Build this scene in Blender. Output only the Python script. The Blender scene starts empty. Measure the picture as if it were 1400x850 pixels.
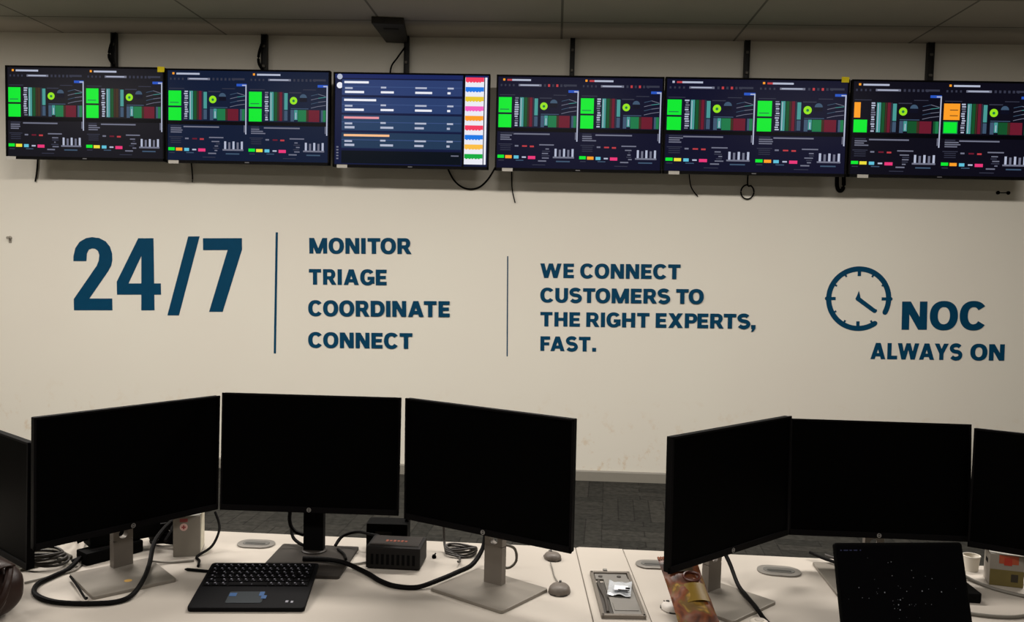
import bpy, bmesh, math, random
from mathutils import Vector, Matrix, Euler

C = bpy.context.scene.collection
S = bpy.context.scene
PI = math.pi
random.seed(7)

# ------------------------------------------------------------------ camera
cam_data = bpy.data.cameras.new('camera')
cam_data.sensor_fit = 'HORIZONTAL'
cam_data.sensor_width = 36.0
cam_data.lens = 36.0 * 1229.0 / 1400.0
cam_data.clip_start = 0.05
cam = bpy.data.objects.new('camera', cam_data)
C.objects.link(cam)
_r = Vector((0.99861, 0.04856, 0.02353)); _f = Vector((-0.04702, 0.99692, -0.06280))
_r = (_r - _f * _r.dot(_f)).normalized(); _u = _r.cross(_f)
cam.matrix_world = Matrix(((_r.x, _u.x, -_f.x, 0), (_r.y, _u.y, -_f.y, 0), (_r.z, _u.z, -_f.z, 1.6223), (0, 0, 0, 1)))
S.camera = cam

# ------------------------------------------------------------------ world, lamps, exposure
w = bpy.data.worlds.new('world'); S.world = w; w.use_nodes = True
w.node_tree.nodes['Background'].inputs[0].default_value = (0.9, 0.9, 0.85, 1)
w.node_tree.nodes['Background'].inputs[1].default_value = 0.0
S.view_settings.view_transform = 'Standard'
S.view_settings.look = 'None'
S.view_settings.exposure = 0.0
S.view_settings.gamma = 1.0
S.view_settings.use_curve_mapping = False

def ceiling_or_fill_lamp(x, y, sx, sy, power, col=(1.0, 0.935, 0.87)):
    L = bpy.data.lights.new('ceiling_or_fill_lamp', 'AREA')
    L.shape = 'RECTANGLE'; L.size = sx; L.size_y = sy; L.energy = power; L.color = col
    o = bpy.data.objects.new('ceiling_or_fill_lamp', L); C.objects.link(o)
    o.location = (x, y, 3.12)
    return o
for lx, ly, pw in ((-4.4, 3.75, 98), (-2.2, 3.75, 80), (0.0, 3.75, 76), (2.2, 3.75, 73),
                   (-2.3, 0.5, 45), (0.6, 0.5, 45)):  # front pair is added fill that lifts the monitor shadows on the desk
    ceiling_or_fill_lamp(lx, ly, 1.2, 0.3, pw)

# ------------------------------------------------------------------ materials
def lin(c):
    return tuple(((v / 255) / 12.92 if v / 255 <= 0.04045 else ((v / 255 + 0.055) / 1.055) ** 2.4) for v in c) + (1.0,)
MATS = {}
def mat(name, rgb, rough=0.6, metal=0.0, spec=0.4, var=0.0, scale=30.0, bump=0.0, coat=0.0):
    if name in MATS: return MATS[name]
    m = bpy.data.materials.new(name); m.use_nodes = True
    nt = m.node_tree; b = nt.nodes['Principled BSDF']
    col = lin(rgb)
    b.inputs['Base Color'].default_value = col
    b.inputs['Roughness'].default_value = rough
    b.inputs['Metallic'].default_value = metal
    b.inputs['Specular IOR Level'].default_value = spec
    if coat: b.inputs['Coat Weight'].default_value = coat
    tc = nt.nodes.new('ShaderNodeTexCoord')
    nz = nt.nodes.new('ShaderNodeTexNoise'); nz.inputs['Scale'].default_value = scale; nz.inputs['Detail'].default_value = 4
    nt.links.new(tc.outputs['Object'], nz.inputs['Vector'])
    if var:
        mx = nt.nodes.new('ShaderNodeMix'); mx.data_type = 'RGBA'
        mx.inputs[6].default_value = tuple(v * (1 - var) for v in col[:3]) + (1,)
        mx.inputs[7].default_value = tuple(min(1, v * (1 + var)) for v in col[:3]) + (1,)
        nt.links.new(nz.outputs['Fac'], mx.inputs[0]); nt.links.new(mx.outputs[2], b.inputs['Base Color'])
    if bump:
        bp = nt.nodes.new('ShaderNodeBump'); bp.inputs['Strength'].default_value = bump; bp.inputs['Distance'].default_value = 0.002
        nt.links.new(nz.outputs['Fac'], bp.inputs['Height']); nt.links.new(bp.outputs['Normal'], b.inputs['Normal'])
    MATS[name] = m
    return m
def emit(name, rgb, strength=1.0):
    if name in MATS: return MATS[name]
    m = bpy.data.materials.new(name); m.use_nodes = True
    nt = m.node_tree; b = nt.nodes['Principled BSDF']
    b.inputs['Base Color'].default_value = (0.0006, 0.0006, 0.0008, 1)
    b.inputs['Roughness'].default_value = 0.3
    b.inputs['Specular IOR Level'].default_value = 0.04
    b.inputs['Emission Color'].default_value = lin(rgb)
    b.inputs['Emission Strength'].default_value = strength
    MATS[name] = m
    return m

black_plastic = mat('black_plastic', (9, 9, 9), 0.55, spec=0.05, var=0.1)
soft_black = mat('soft_black', (7, 7, 7), 0.7, spec=0.05, var=0.1)
black_glass = mat('black_panel', (3, 3, 3), 0.45, spec=0.012)
bezel_dark = mat('bezel_dark', (9, 8, 9), 0.55, spec=0.05)
silver = mat('silver_plastic', (126, 120, 111), 0.45, metal=0.25, spec=0.5, var=0.05)
stand_grey = mat('stand_grey', (120, 113, 105), 0.45, metal=0.3, spec=0.5, var=0.05)
dark_stand = mat('dark_stand', (46, 42, 38), 0.5, spec=0.25, var=0.08)
white_print = mat('white_print', (210, 206, 200), 0.6)
label_paper = mat('label_paper', (178, 174, 166), 0.7, var=0.04)
teal_vinyl = mat('teal_vinyl', (0, 60, 90), 0.6, spec=0.1, var=0.10, scale=14)
cable_black = mat('cable_black', (8, 7, 7), 0.6, spec=0.07)
cable_grey = mat('cable_grey', (110, 106, 98), 0.6)
yellow_paper = mat('yellow_paper', (255, 232, 24), 0.7)

# painted wall: faint roller unevenness, scuffs low down
def wall_material():
    m = bpy.data.materials.new('wall_paint'); m.use_nodes = True
    nt = m.node_tree; b = nt.nodes['Principled BSDF']; b.inputs['Roughness'].default_value = 0.75; b.inputs['Specular IOR Level'].default_value = 0.2
    tc = nt.nodes.new('ShaderNodeTexCoord')
    n1 = nt.nodes.new('ShaderNodeTexNoise'); n1.inputs['Scale'].default_value = 1.3; n1.inputs['Detail'].default_value = 3
    n2 = nt.nodes.new('ShaderNodeTexNoise'); n2.inputs['Scale'].default_value = 9; n2.inputs['Detail'].default_value = 6; n2.inputs['Roughness'].default_value = 0.7
    nt.links.new(tc.outputs['Object'], n1.inputs['Vector']); nt.links.new(tc.outputs['Object'], n2.inputs['Vector'])
    m1 = nt.nodes.new('ShaderNodeMix'); m1.data_type = 'RGBA'
    m1.inputs[6].default_value = lin((218, 212, 200)); m1.inputs[7].default_value = lin((222, 219, 206))
    nt.links.new(n1.outputs['Fac'], m1.inputs[0])
    # flaking scuffs in a band near the floor
    sep = nt.nodes.new('ShaderNodeSeparateXYZ'); nt.links.new(tc.outputs['Object'], sep.inputs[0])
    mr = nt.nodes.new('ShaderNodeMapRange'); mr.inputs[1].default_value = 0.65; mr.inputs[2].default_value = 0.15; mr.inputs[3].default_value = 0; mr.inputs[4].default_value = 1
    nt.links.new(sep.outputs['Z'], mr.inputs[0])
    cr = nt.nodes.new('ShaderNodeMapRange'); cr.inputs[1].default_value = 0.55; cr.inputs[2].default_value = 0.66
    nt.links.new(n2.outputs['Fac'], cr.inputs[0])
    mu = nt.nodes.new('ShaderNodeMath'); mu.operation = 'MULTIPLY'
    nt.links.new(mr.outputs[0], mu.inputs[0]); nt.links.new(cr.outputs[0], mu.inputs[1])
    m2 = nt.nodes.new('ShaderNodeMix'); m2.data_type = 'RGBA'; m2.inputs[7].default_value = lin((208, 192, 168))
    nt.links.new(mu.outputs[0], m2.inputs[0]); nt.links.new(m1.outputs[2], m2.inputs[6])
    nt.links.new(m2.outputs[2], b.inputs['Base Color'])
    return m
wall_paint = wall_material()
def carpet_material():
    m = bpy.data.materials.new('carpet_planks'); m.use_nodes = True
    nt = m.node_tree; b = nt.nodes['Principled BSDF']; b.inputs['Roughness'].default_value = 0.95; b.inputs['Specular IOR Level'].default_value = 0.1
    tc = nt.nodes.new('ShaderNodeTexCoord')
    mp = nt.nodes.new('ShaderNodeMapping'); mp.inputs['Rotation'].default_value = (0, 0, 0.06)
    nt.links.new(tc.outputs['Object'], mp.inputs[0])
    ck = nt.nodes.new('ShaderNodeTexChecker'); ck.inputs['Scale'].default_value = 2.0
    nt.links.new(mp.outputs[0], ck.inputs['Vector'])
    outs = []
    for rot in (0, PI / 2):
        mq = nt.nodes.new('ShaderNodeMapping'); mq.inputs['Rotation'].default_value = (0, 0, rot + 0.06)
        nt.links.new(tc.outputs['Object'], mq.inputs[0])
        br = nt.nodes.new('ShaderNodeTexBrick'); br.inputs['Scale'].default_value = 1.0
        br.inputs['Brick Width'].default_value = 0.5; br.inputs['Row Height'].default_value = 0.1; br.inputs['Mortar Size'].default_value = 0.006
        br.inputs['Mortar Smooth'].default_value = 0.8
        br.inputs['Color1'].default_value = lin((43, 43, 40)); br.inputs['Color2'].default_value = lin((56, 55, 51)); br.inputs['Mortar'].default_value = lin((36, 35, 33))
        nt.links.new(mq.outputs[0], br.inputs['Vector']); outs.append(br)
    mx = nt.nodes.new('ShaderNodeMix'); mx.data_type = 'RGBA'
    nt.links.new(ck.outputs['Fac'], mx.inputs[0]); nt.links.new(outs[0].outputs['Color'], mx.inputs[6]); nt.links.new(outs[1].outputs['Color'], mx.inputs[7])
    nz = nt.nodes.new('ShaderNodeTexNoise'); nz.inputs['Scale'].default_value = 28; nz.inputs['Detail'].default_value = 5
    nt.links.new(tc.outputs['Object'], nz.inputs['Vector'])
    ov = nt.nodes.new('ShaderNodeMix'); ov.data_type = 'RGBA'; ov.blend_type = 'OVERLAY'; ov.inputs[0].default_value = 0.75
    nt.links.new(mx.outputs[2], ov.inputs[6]); nt.links.new(nz.outputs['Fac'], ov.inputs[7])
    nt.links.new(ov.outputs[2], b.inputs['Base Color'])
    bp = nt.nodes.new('ShaderNodeBump'); bp.inputs['Strength'].default_value = 0.4; bp.inputs['Distance'].default_value = 0.004
    nt.links.new(nz.outputs['Fac'], bp.inputs['Height']); nt.links.new(bp.outputs['Normal'], b.inputs['Normal'])
    return m
def ceiling_material():
    m = bpy.data.materials.new('ceiling_tiles'); m.use_nodes = True
    nt = m.node_tree; b = nt.nodes['Principled BSDF']; b.inputs['Roughness'].default_value = 0.9; b.inputs['Specular IOR Level'].default_value = 0.1
    tc = nt.nodes.new('ShaderNodeTexCoord')
    br = nt.nodes.new('ShaderNodeTexBrick'); br.offset = 0.0; br.inputs['Scale'].default_value = 1.0
    br.inputs['Brick Width'].default_value = 1.2; br.inputs['Row Height'].default_value = 0.6; br.inputs['Mortar Size'].default_value = 0.008
    br.inputs['Color1'].default_value = lin((186, 178, 165)); br.inputs['Color2'].default_value = lin((176, 169, 157)); br.inputs['Mortar'].default_value = lin((120, 115, 106))
    nt.links.new(tc.outputs['Object'], br.inputs['Vector']); nt.links.new(br.outputs['Color'], b.inputs['Base Color'])
    return m
desk_white = mat('desk_laminate', (176, 169, 159), 0.5, spec=0.3, var=0.02, scale=6)
desk_edge = mat('desk_edge', (172, 165, 155), 0.5, spec=0.3)
metal_leg = mat('metal_leg', (150, 148, 144), 0.4, metal=0.4)

# ------------------------------------------------------------------ mesh builder
class MB:
    def __init__(s): s.v = []; s.f = []; s.m = []
    def raw(s, verts, faces, mi=0, M=None):
        n = len(s.v)
        for p in verts:
            p = Vector(p); s.v.append(tuple(M @ p) if M else tuple(p))
        for f in faces: s.f.append([i + n for i in f]); s.m.append(mi)
    def bm(s, bm, mi=0, M=None):
        bm.verts.index_update()
        s.raw([v.co.copy() for v in bm.verts], [[v.index for v in f.verts] for f in bm.faces], mi, M); bm.free()
    def box(s, c, d, mi=0, bev=0.0, M=None, seg=2):
        bm = bmesh.new(); bmesh.ops.create_cube(bm, size=1)
        for v in bm.verts: v.co = Vector((v.co.x * d[0] + c[0], v.co.y * d[1] + c[1], v.co.z * d[2] + c[2]))
        if bev: bmesh.ops.bevel(bm, geom=list(bm.edges), offset=bev, segments=seg, profile=0.7, affect='EDGES', clamp_overlap=True)
        s.bm(bm, mi, M)
    def prism(s, poly, y0, y1, mi=0, M=None, axis='y', bev=0.0):
        """2D outline (x,z for axis y; x,y for axis z) pushed from y0 to y1."""
        bm = bmesh.new()
        def P(p, d): return (p[0], d, p[1]) if axis == 'y' else (p[0], p[1], d)
        a = [bm.verts.new(P(p, y0)) for p in poly]; b = [bm.verts.new(P(p, y1)) for p in poly]
        n = len(poly)
        bm.faces.new(a); bm.faces.new(b[::-1])
        for i in range(n): bm.faces.new([a[(i + 1) % n], a[i], b[i], b[(i + 1) % n]])
        bmesh.ops.recalc_face_normals(bm, faces=bm.faces)
        if bev:
            e = [e for e in bm.edges if abs((e.verts[0].co - e.verts[1].co)[1 if axis == 'y' else 2]) < 1e-7]
            bmesh.ops.bevel(bm, geom=e, offset=bev, segments=2, profile=0.6, affect='EDGES', clamp_overlap=True)
        s.bm(bm, mi, M)
    def quad(s, p, mi=0): s.raw(p, [[0, 1, 2, 3]], mi)
    def tube(s, pts, r, mi=0, n=8, smooth=6, M=None):
        P = [Vector(p) for p in pts]
        if smooth and len(P) > 2:
            Q = []
            for i in range(len(P) - 1):
                p0 = P[max(i - 1, 0)]; p1 = P[i]; p2 = P[i + 1]; p3 = P[min(i + 2, len(P) - 1)]
                for k in range(smooth):
                    t = k / smooth
                    Q.append(0.5 * ((2 * p1) + (p2 - p0) * t + (2 * p0 - 5 * p1 + 4 * p2 - p3) * t * t + (3 * p1 - p0 - 3 * p2 + p3) * t ** 3))
            Q.append(P[-1]); P = Q
        V = []; F = []
        up = Vector((0, 0, 1))
        for i, p in enumerate(P):
            d = (P[min(i + 1, len(P) - 1)] - P[max(i - 1, 0)])
            d = d.normalized() if d.length > 1e-9 else Vector((1, 0, 0))
            a = d.cross(up)
            if a.length < 0.05: a = d.cross(Vector((1, 0, 0)))
            a.normalize(); b = a.cross(d)
            for k in range(n):
                t = 2 * PI * k / n; V.append(p + a * math.cos(t) * r + b * math.sin(t) * r)
        for i in range(len(P) - 1):
            for k in range(n):
                F.append([i * n + k, i * n + (k + 1) % n, (i + 1) * n + (k + 1) % n, (i + 1) * n + k])
        F.append(list(range(n))[::-1]); F.append([(len(P) - 1) * n + k for k in range(n)])
        s.raw(V, F, mi, M)
    def lathe(s, prof, n=24, mi=0, M=None):
        V = []; F = []
        for r, z in prof:
            for k in range(n):
                t = 2 * PI * k / n; V.append((r * math.cos(t), r * math.sin(t), z))
        for i in range(len(prof) - 1):
            for k in range(n):
                F.append([i * n + k, i * n + (k + 1) % n, (i + 1) * n + (k + 1) % n, (i + 1) * n + k])
        F.append(list(range(n))[::-1]); F.append([(len(prof) - 1) * n + k for k in range(n)])
        s.raw(V, F, mi, M)
    def build(s, name, mats, parent=None, smooth=False, loc=None):
        me = bpy.data.meshes.new(name); me.from_pydata(s.v, [], s.f)
        for m in (mats if isinstance(mats, (list, tuple)) else [mats]): me.materials.append(m)
        for i, p in enumerate(me.polygons): p.material_index = s.m[i]; p.use_smooth = smooth
        me.update()
        if smooth: me.set_sharp_from_angle(angle=math.radians(40))
        o = bpy.data.objects.new(name, me); C.objects.link(o)
        if parent: o.parent = parent
        if loc: o.location = loc
        return o

def tag(o, label=None, cat=None, group=None, kind=None):
    if label: o['label'] = label
    if cat: o['category'] = cat
    if group: o['group'] = group
    if kind: o['kind'] = kind
    return o
def thing(name, label, cat, loc=(0, 0, 0), rot=(0, 0, 0), group=None):
    o = bpy.data.objects.new(name, None); C.objects.link(o); o.empty_display_size = 0.05
    o.location = loc; o.rotation_euler = rot
    return tag(o, label, cat, group)
def struct(name, mb, m):
    o = mb.build(name, m); o['kind'] = 'structure'; return o
def rrect(w, h, r, n=5, cx=0, cy=0):
    P = []
    for sx, sy, a in ((1, 1, 0), (-1, 1, 90), (-1, -1, 180), (1, -1, 270)):
        for k in range(n + 1):
            t = math.radians(a + 90 * k / n); P.append((cx + sx * (w / 2 - r) + r * math.cos(t), cy + sy * (h / 2 - r) + r * math.sin(t)))
    return P

# ------------------------------------------------------------------ room shell
WY = 6.453; CZ = 3.145
def slab(name, c, d, m):
    b = MB(); b.box(c, d); return struct(name, b, m)
slab('floor', (0, 1.7, -0.05), (14.4, 10.2, 0.1), carpet_material())
slab('ceiling', (0, 1.7, CZ + 0.05), (14.4, 10.2, 0.1), ceiling_material())
slab('wall_back', (0, WY + 0.1, CZ / 2), (14.4, 0.2, CZ), wall_paint)
slab('wall_left', (-7.1, 1.7, CZ / 2), (0.2, 9.7, CZ), wall_paint)
slab('wall_right', (7.1, 1.7, CZ / 2), (0.2, 9.7, CZ), wall_paint)
slab('wall_front', (0, -3.1, CZ / 2), (14.4, 0.2, CZ), wall_paint)
b = MB(); b.prism([(0, 0), (-0.014, 0), (-0.014, 0.066), (-0.009, 0.075), (0, 0.075)], -7.0, 7.0, M=Matrix(((0, 1, 0, 0), (1, 0, 0, WY), (0, 0, 1, 0), (0, 0, 0, 1))))
struct('baseboard_back', b, mat('skirting_grey', (134, 130, 120), 0.5, var=0.04))

# ------------------------------------------------------------------ lettering on the wall
def ring(cx, cy, rx, ry, wx, wy, a0, a1, n=28, e=2.25):
    def pt(rx, ry, a):
        c, s = math.cos(a), math.sin(a)
        return (cx + rx * math.copysign(abs(c) ** (2 / e), c), cy + ry * math.copysign(abs(s) ** (2 / e), s))
    out = []
    for i in range(n):
        t0 = math.radians(a0 + (a1 - a0) * i / n); t1 = math.radians(a0 + (a1 - a0) * (i + 1) / n)
        out.append([pt(rx, ry, t0), pt(rx, ry, t1), pt(rx - wx, ry - wy, t1), pt(rx - wx, ry - wy, t0)])
    return out
def rc(x0, y0, x1, y1): return [(x0, y0), (x1, y0), (x1, y1), (x0, y1)]
def para(b0, b1, t0, t1, y0=0.0, y1=1.0): return [(b0, y0), (b1, y0), (t1, y1), (t0, y1)]
def path_stroke(P, w):
    out = []; L = []
    for i, p in enumerate(P):
        q = P[min(i + 1, len(P) - 1)]; o = P[max(i - 1, 0)]
        d = Vector((q[0] - o[0], q[1] - o[1])).normalized(); nrm = Vector((-d.y, d.x)) * w / 2
        L.append(((p[0] + nrm.x, p[1] + nrm.y), (p[0] - nrm.x, p[1] - nrm.y)))
    for a, b in zip(L, L[1:]): out.append([a[0], b[0], b[1], a[1]])
    return out
def s_path():
    P = []
    for k in range(15):   # upper bowl
        t = math.radians(28 + (270 - 28) * k / 14); P.append((0.37 + 0.27 * math.cos(t), 0.715 + 0.2 * math.sin(t)))
    for k in range(15):   # lower bowl
        t = math.radians(90 - (90 + 152) * k / 14); P.append((0.37 + 0.285 * math.cos(t), 0.30 + 0.215 * math.sin(t)))
    return P
W_ = 0.265; H_ = 0.225
RX, RY = 0.265, 0.215
G = {
 'I': (W_, [rc(0, 0, W_, 1)]),
 'M': (1.10, [rc(0, 0, 0.25, 1), rc(0.85, 0, 1.10, 1), para(0.42, 0.68, 0, 0.29), para(0.42, 0.68, 0.81, 1.10)]),
 'N': (0.85, [rc(0, 0, 0.25, 1), rc(0.60, 0, 0.85, 1), para(0.56, 0.85, 0, 0.29)]),
 'T': (0.78, [rc(0, 1 - H_, 0.78, 1), rc(0.2575, 0, 0.5225, 1)]),
 'E': (0.68, [rc(0, 0, W_, 1), rc(0, 0, 0.68, H_), rc(0, 1 - H_, 0.68, 1), rc(0, 0.40, 0.63, 0.605)]),
 'F': (0.66, [rc(0, 0, W_, 1), rc(0, 1 - H_, 0.66, 1), rc(0, 0.385, 0.60, 0.59)]),
 'L': (0.64, [rc(0, 0, W_, 1), rc(0, 0, 0.64, H_)]),
 'H': (0.84, [rc(0, 0, W_, 1), rc(0.575, 0, 0.84, 1), rc(0, 0.395, 0.84, 0.61)]),
 'O': (0.94, ring(0.47, 0.5, 0.47, 0.52, RX, RY, 0, 360, 40)),
 'C': (0.87, ring(0.46, 0.5, 0.46, 0.52, RX, RY, 37, 323, 36)),
 'G': (0.90, ring(0.46, 0.5, 0.46, 0.52, RX, RY, 38, 325, 36) + [rc(0.47, 0.34, 0.90, 0.54), rc(0.66, 0.1, 0.90, 0.54)]),
 'U': (0.82, [rc(0, 0.4, W_, 1), rc(0.555, 0.4, 0.82, 1)] + ring(0.41, 0.4, 0.41, 0.42, W_, 0.215, 180, 360, 20)),
 'D': (0.86, [rc(0, 0, W_, 1), rc(0, 0, 0.42, H_), rc(0, 1 - H_, 0.42, 1)] + ring(0.40, 0.5, 0.46, 0.5, W_, H_, -90, 90, 22)),
 'P': (0.78, [rc(0, 0, W_, 1), rc(0, 0.325, 0.46, 0.53), rc(0, 1 - 0.205, 0.46, 1)] + ring(0.45, 0.6625, 0.33, 0.3375, 0.25, 0.205, -90, 90, 20)),
 'R': (0.84, [rc(0, 0, W_, 1), rc(0, 0.345, 0.46, 0.55), rc(0, 1 - 0.205, 0.46, 1)] + ring(0.45, 0.6725, 0.33, 0.3275, 0.25, 0.205, -90, 90, 20) + [para(0.56, 0.85, 0.30, 0.59, 0, 0.45)]),
 'A': (0.96, [para(0, 0.275, 0.33, 0.61), para(0.685, 0.96, 0.35, 0.63), rc(0.17, 0.17, 0.79, 0.375)]),
 'W': (1.38, [para(0.26, 0.53, 0.0, 0.275), para(0.26, 0.53, 0.56, 0.80), para(0.85, 1.12, 0.58, 0.82), para(0.85, 1.12, 1.105, 1.38)]),
 'X': (0.92, [para(0, 0.31, 0.60, 0.91), para(0.61, 0.92, 0.01, 0.32)]),
 'Y': (0.90, [para(0.3175, 0.5825, 0.60, 0.90, 0.38, 1), para(0.3175, 0.5825, 0, 0.30, 0.38, 1), rc(0.3175, 0, 0.5825, 0.40)]),
 'S': (0.77, path_stroke([(x * 1.04, y) for x, y in s_path()], 0.24)),
 '.': (0.26, [rc(0, 0, 0.26, 0.25)]),
 ',': (0.26, [rc(0, 0, 0.26, 0.25), para(0.0, 0.12, 0.08, 0.26, -0.2, 0.01)]),
}
def text_polys(txt, width, cap, gap=0.125, space=0.40):
    out = []; x = 0.0; last = None
    for ch in txt:
        if ch == ' ': x += space; last = None; continue
        k = gap
        if last: k -= 0.03 * ((last in 'OCGDSR') + (ch in 'OCGS')) 
        if last and last + ch in ('AT', 'TA', 'AY', 'WA', 'LW', 'RT', 'PE', 'TO', 'FA', 'AV', 'LY'): k = 0.02
        if last: x += k
        wd, P = G[ch]
        out += [[(p[0] + x, p[1]) for p in q] for q in P]
        x += wd; last = ch
    s = width / x
    return [[(p[0] * s, p[1] * cap) for p in q] for q in out]
TH = 0.003
def wall_text(name, lines, label, ang, x, z, group=None, part=None):
    if part:
        o = thing(name, label, 'lettering', (x, WY, z), (0, -ang, 0), group)
        for txt, dx, dz, width, cap in lines:
            b = MB()
            for i, q in enumerate(text_polys(txt, width, cap)): b.prism([(p[0] + dx, p[1] + dz) for p in q], -TH - 0.00003 * i, 0)
            b.build(part, teal_vinyl, o)
        return o
    b = MB()
    for txt, dx, dz, width, cap in lines:
        for i, q in enumerate(text_polys(txt, width, cap)): b.prism([(p[0] + dx, p[1] + dz) for p in q], -TH - 0.00003 * i, 0)
    o = b.build(name, teal_vinyl, loc=(x, WY, z)); o.rotation_euler = (0, -ang, 0)
    return tag(o, label, 'lettering', group)
# big numerals (outlines in tenths of the cap height)
def numerals():
    b = MB(); k = 0.00537 / 6.54; kx = 1.263 / 230.5 / 6.54
    def put(poly, ox):
        q = []
        for X, Y in poly:
            xx = (ox + X / 6.54 - 101.5) * 6.54
            base = 745 + 13 * xx / (230 * 6.54)
            q.append((xx * kx, (base - Y) * k))
        b.prism(q, -TH - 0.00003 * len(b.f) / 10, 0)
    put([(80, 305), (82, 260), (100, 190), (140, 133), (200, 100), (255, 92), (315, 100), (372, 130), (410, 178), (428, 240), (428, 300), (418, 345), (390, 395), (215, 640), (420, 640), (420, 745), (75, 745), (75, 645), (290, 345), (308, 300), (314, 250), (303, 215), (279, 196), (250, 192), (220, 203), (202, 238), (196, 305)], 90)
    put([(665, 103), (800, 103), (797, 745), (680, 745), (690, 255), (690, 103)], 90)
    put([(465, 505), (858, 505), (858, 605), (465, 605)], 90)
    put([(665, 103), (691, 103), (691, 255), (568, 507), (465, 507), (465, 490)], 90)
    put([(325, 88), (425, 88), (230, 790), (128, 790)], 210)
    put([(455, 105), (798, 105), (798, 205), (620, 758), (500, 758), (672, 210), (455, 210)], 210)
    o = b.build('wall_numerals', teal_vinyl, loc=(-3.536, WY, 1.136)); o.rotation_euler = (0, -0.0174, 0)
    tag(o, 'large dark teal 24/7 numerals on the left of the white wall', 'lettering')
numerals()
wall_text('wall_word', [('MONITOR', 0, 0, 0.743, 0.113)], 'teal word MONITOR, top of the four-word list on the wall', 0.0195, -1.784, 1.594, 'four-word list on the wall')
wall_text('wall_word', [('TRIAGE', 0, 0, 0.568, 0.113)], 'teal word TRIAGE, second in the four-word list on the wall', 0.016, -1.785, 1.369, 'four-word list on the wall')
wall_text('wall_word', [('COORDINATE', 0, 0, 1.034, 0.114)], 'teal word COORDINATE, longest of the four-word list on the wall', 0.020, -1.788, 1.140, 'four-word list on the wall')
wall_text('wall_word', [('CONNECT', 0, 0, 0.765, 0.113)], 'teal word CONNECT, bottom of the four-word list on the wall', 0.018, -1.786, 0.909, 'four-word list on the wall')
wall_text('wall_slogan', [('WE CONNECT', 0, 0.525, 0.997, 0.104), ('CUSTOMERS TO', 0.002, 0.350, 1.162, 0.104), ('THE RIGHT EXPERTS,', 0.004, 0.177, 1.529, 0.104), ('FAST.', 0.006, 0.0, 0.400, 0.105)],
          'four-line teal slogan WE CONNECT CUSTOMERS TO THE RIGHT EXPERTS, FAST. on the wall', 0.0165, -0.099, 0.934, part='text_line')
wall_text('wall_word', [('NOC', 0, 0, 0.577, 0.199)], 'teal letters NOC on the wall to the right of the clock emblem', 0.026, 2.451, 1.157)
wall_text('wall_word', [('ALWAYS', 0, 0, 0.632, 0.115), ('ON', 0.690, 0, 0.234, 0.115)], 'teal words ALWAYS ON on the wall below NOC', 0.017, 2.245, 0.943, part='word')
for nm, lx, z0, z1, wd, tilt, lab in (('wall_divider_line', -2.029, 0.859, 1.742, 0.016, 0.009, 'taller thicker teal vertical line between 24/7 and the word list'),
                                      ('wall_divider_line', -0.338, 0.887, 1.609, 0.008, -0.018, 'shorter thin teal vertical line left of the wall slogan')):
    b = MB(); b.box((0, -TH / 2, 0), (wd, TH, z1 - z0), bev=0.001)
    o = b.build(nm, teal_vinyl, loc=(lx, WY, (z0 + z1) / 2)); o.rotation_euler = (0, tilt, 0)
    tag(o, lab, 'line')
# clock emblem: open ring, ticks, two hands
ce = thing('clock_emblem', 'round teal clock emblem with open ring on the right of the wall', 'emblem', (2.143, WY, 1.368), (0, -0.018, 0))
b = MB()
for q in ring(0, 0, 0.226, 0.228, 0.036, 0.036, -27 + 0, 304.5, 60, e=2.0): b.prism(q, -TH, 0)
for a in (-27, 304.5):
    a = math.radians(a); b.prism([(0.208 * math.cos(a) + 0.017 * math.cos(t * PI / 8), 0.21 * math.sin(a) + 0.017 * math.sin(t * PI / 8)) for t in range(16)], -TH - 0.0002, 0)
for sx in (-1, 1): b.prism([(sx * 0.215 + (0.02 * math.cos(t * PI / 6)), 0.016 * math.sin(t * PI / 6)) for t in range(12)], -TH - 0.0002, 0)
b.build('clock_ring', teal_vinyl, ce)
for deg in range(0, 360, 30):
    if deg == 330: continue
    a = math.radians(deg); major = deg % 90 == 0
    l = 0.062 if major else 0.045; wd = 0.022 if major else 0.012
    if deg in (30,): l = 0.04
    d = Vector((math.cos(a), math.sin(a))); n = Vector((-d.y, d.x)) * wd / 2
    b = MB(); p0 = d * 0.2; p1 = d * (0.222 - l)
    b.prism([tuple(p0 + n), tuple(p1 + n), tuple(p1 - n), tuple(p0 - n)], -TH - 0.0004, 0)
    b.build('clock_tick', teal_vinyl, ce)
b = MB(); b.prism([(0.0, 0.056), (-0.012, 0.02), (-0.022, 0.0), (-0.014, -0.014), (0.004, -0.016), (0.012, 0.008), (0.008, 0.03)], -TH, 0); b.build('hour_hand', teal_vinyl, ce)
b = MB()
b.prism([(0.002, 0.014), (0.118, -0.072), (0.129, -0.076), (0.130, -0.088), (0.118, -0.100), (0.105, -0.098), (-0.014, -0.012)], -TH - 0.0002, 0); b.build('minute_hand', teal_vinyl, ce)

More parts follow.
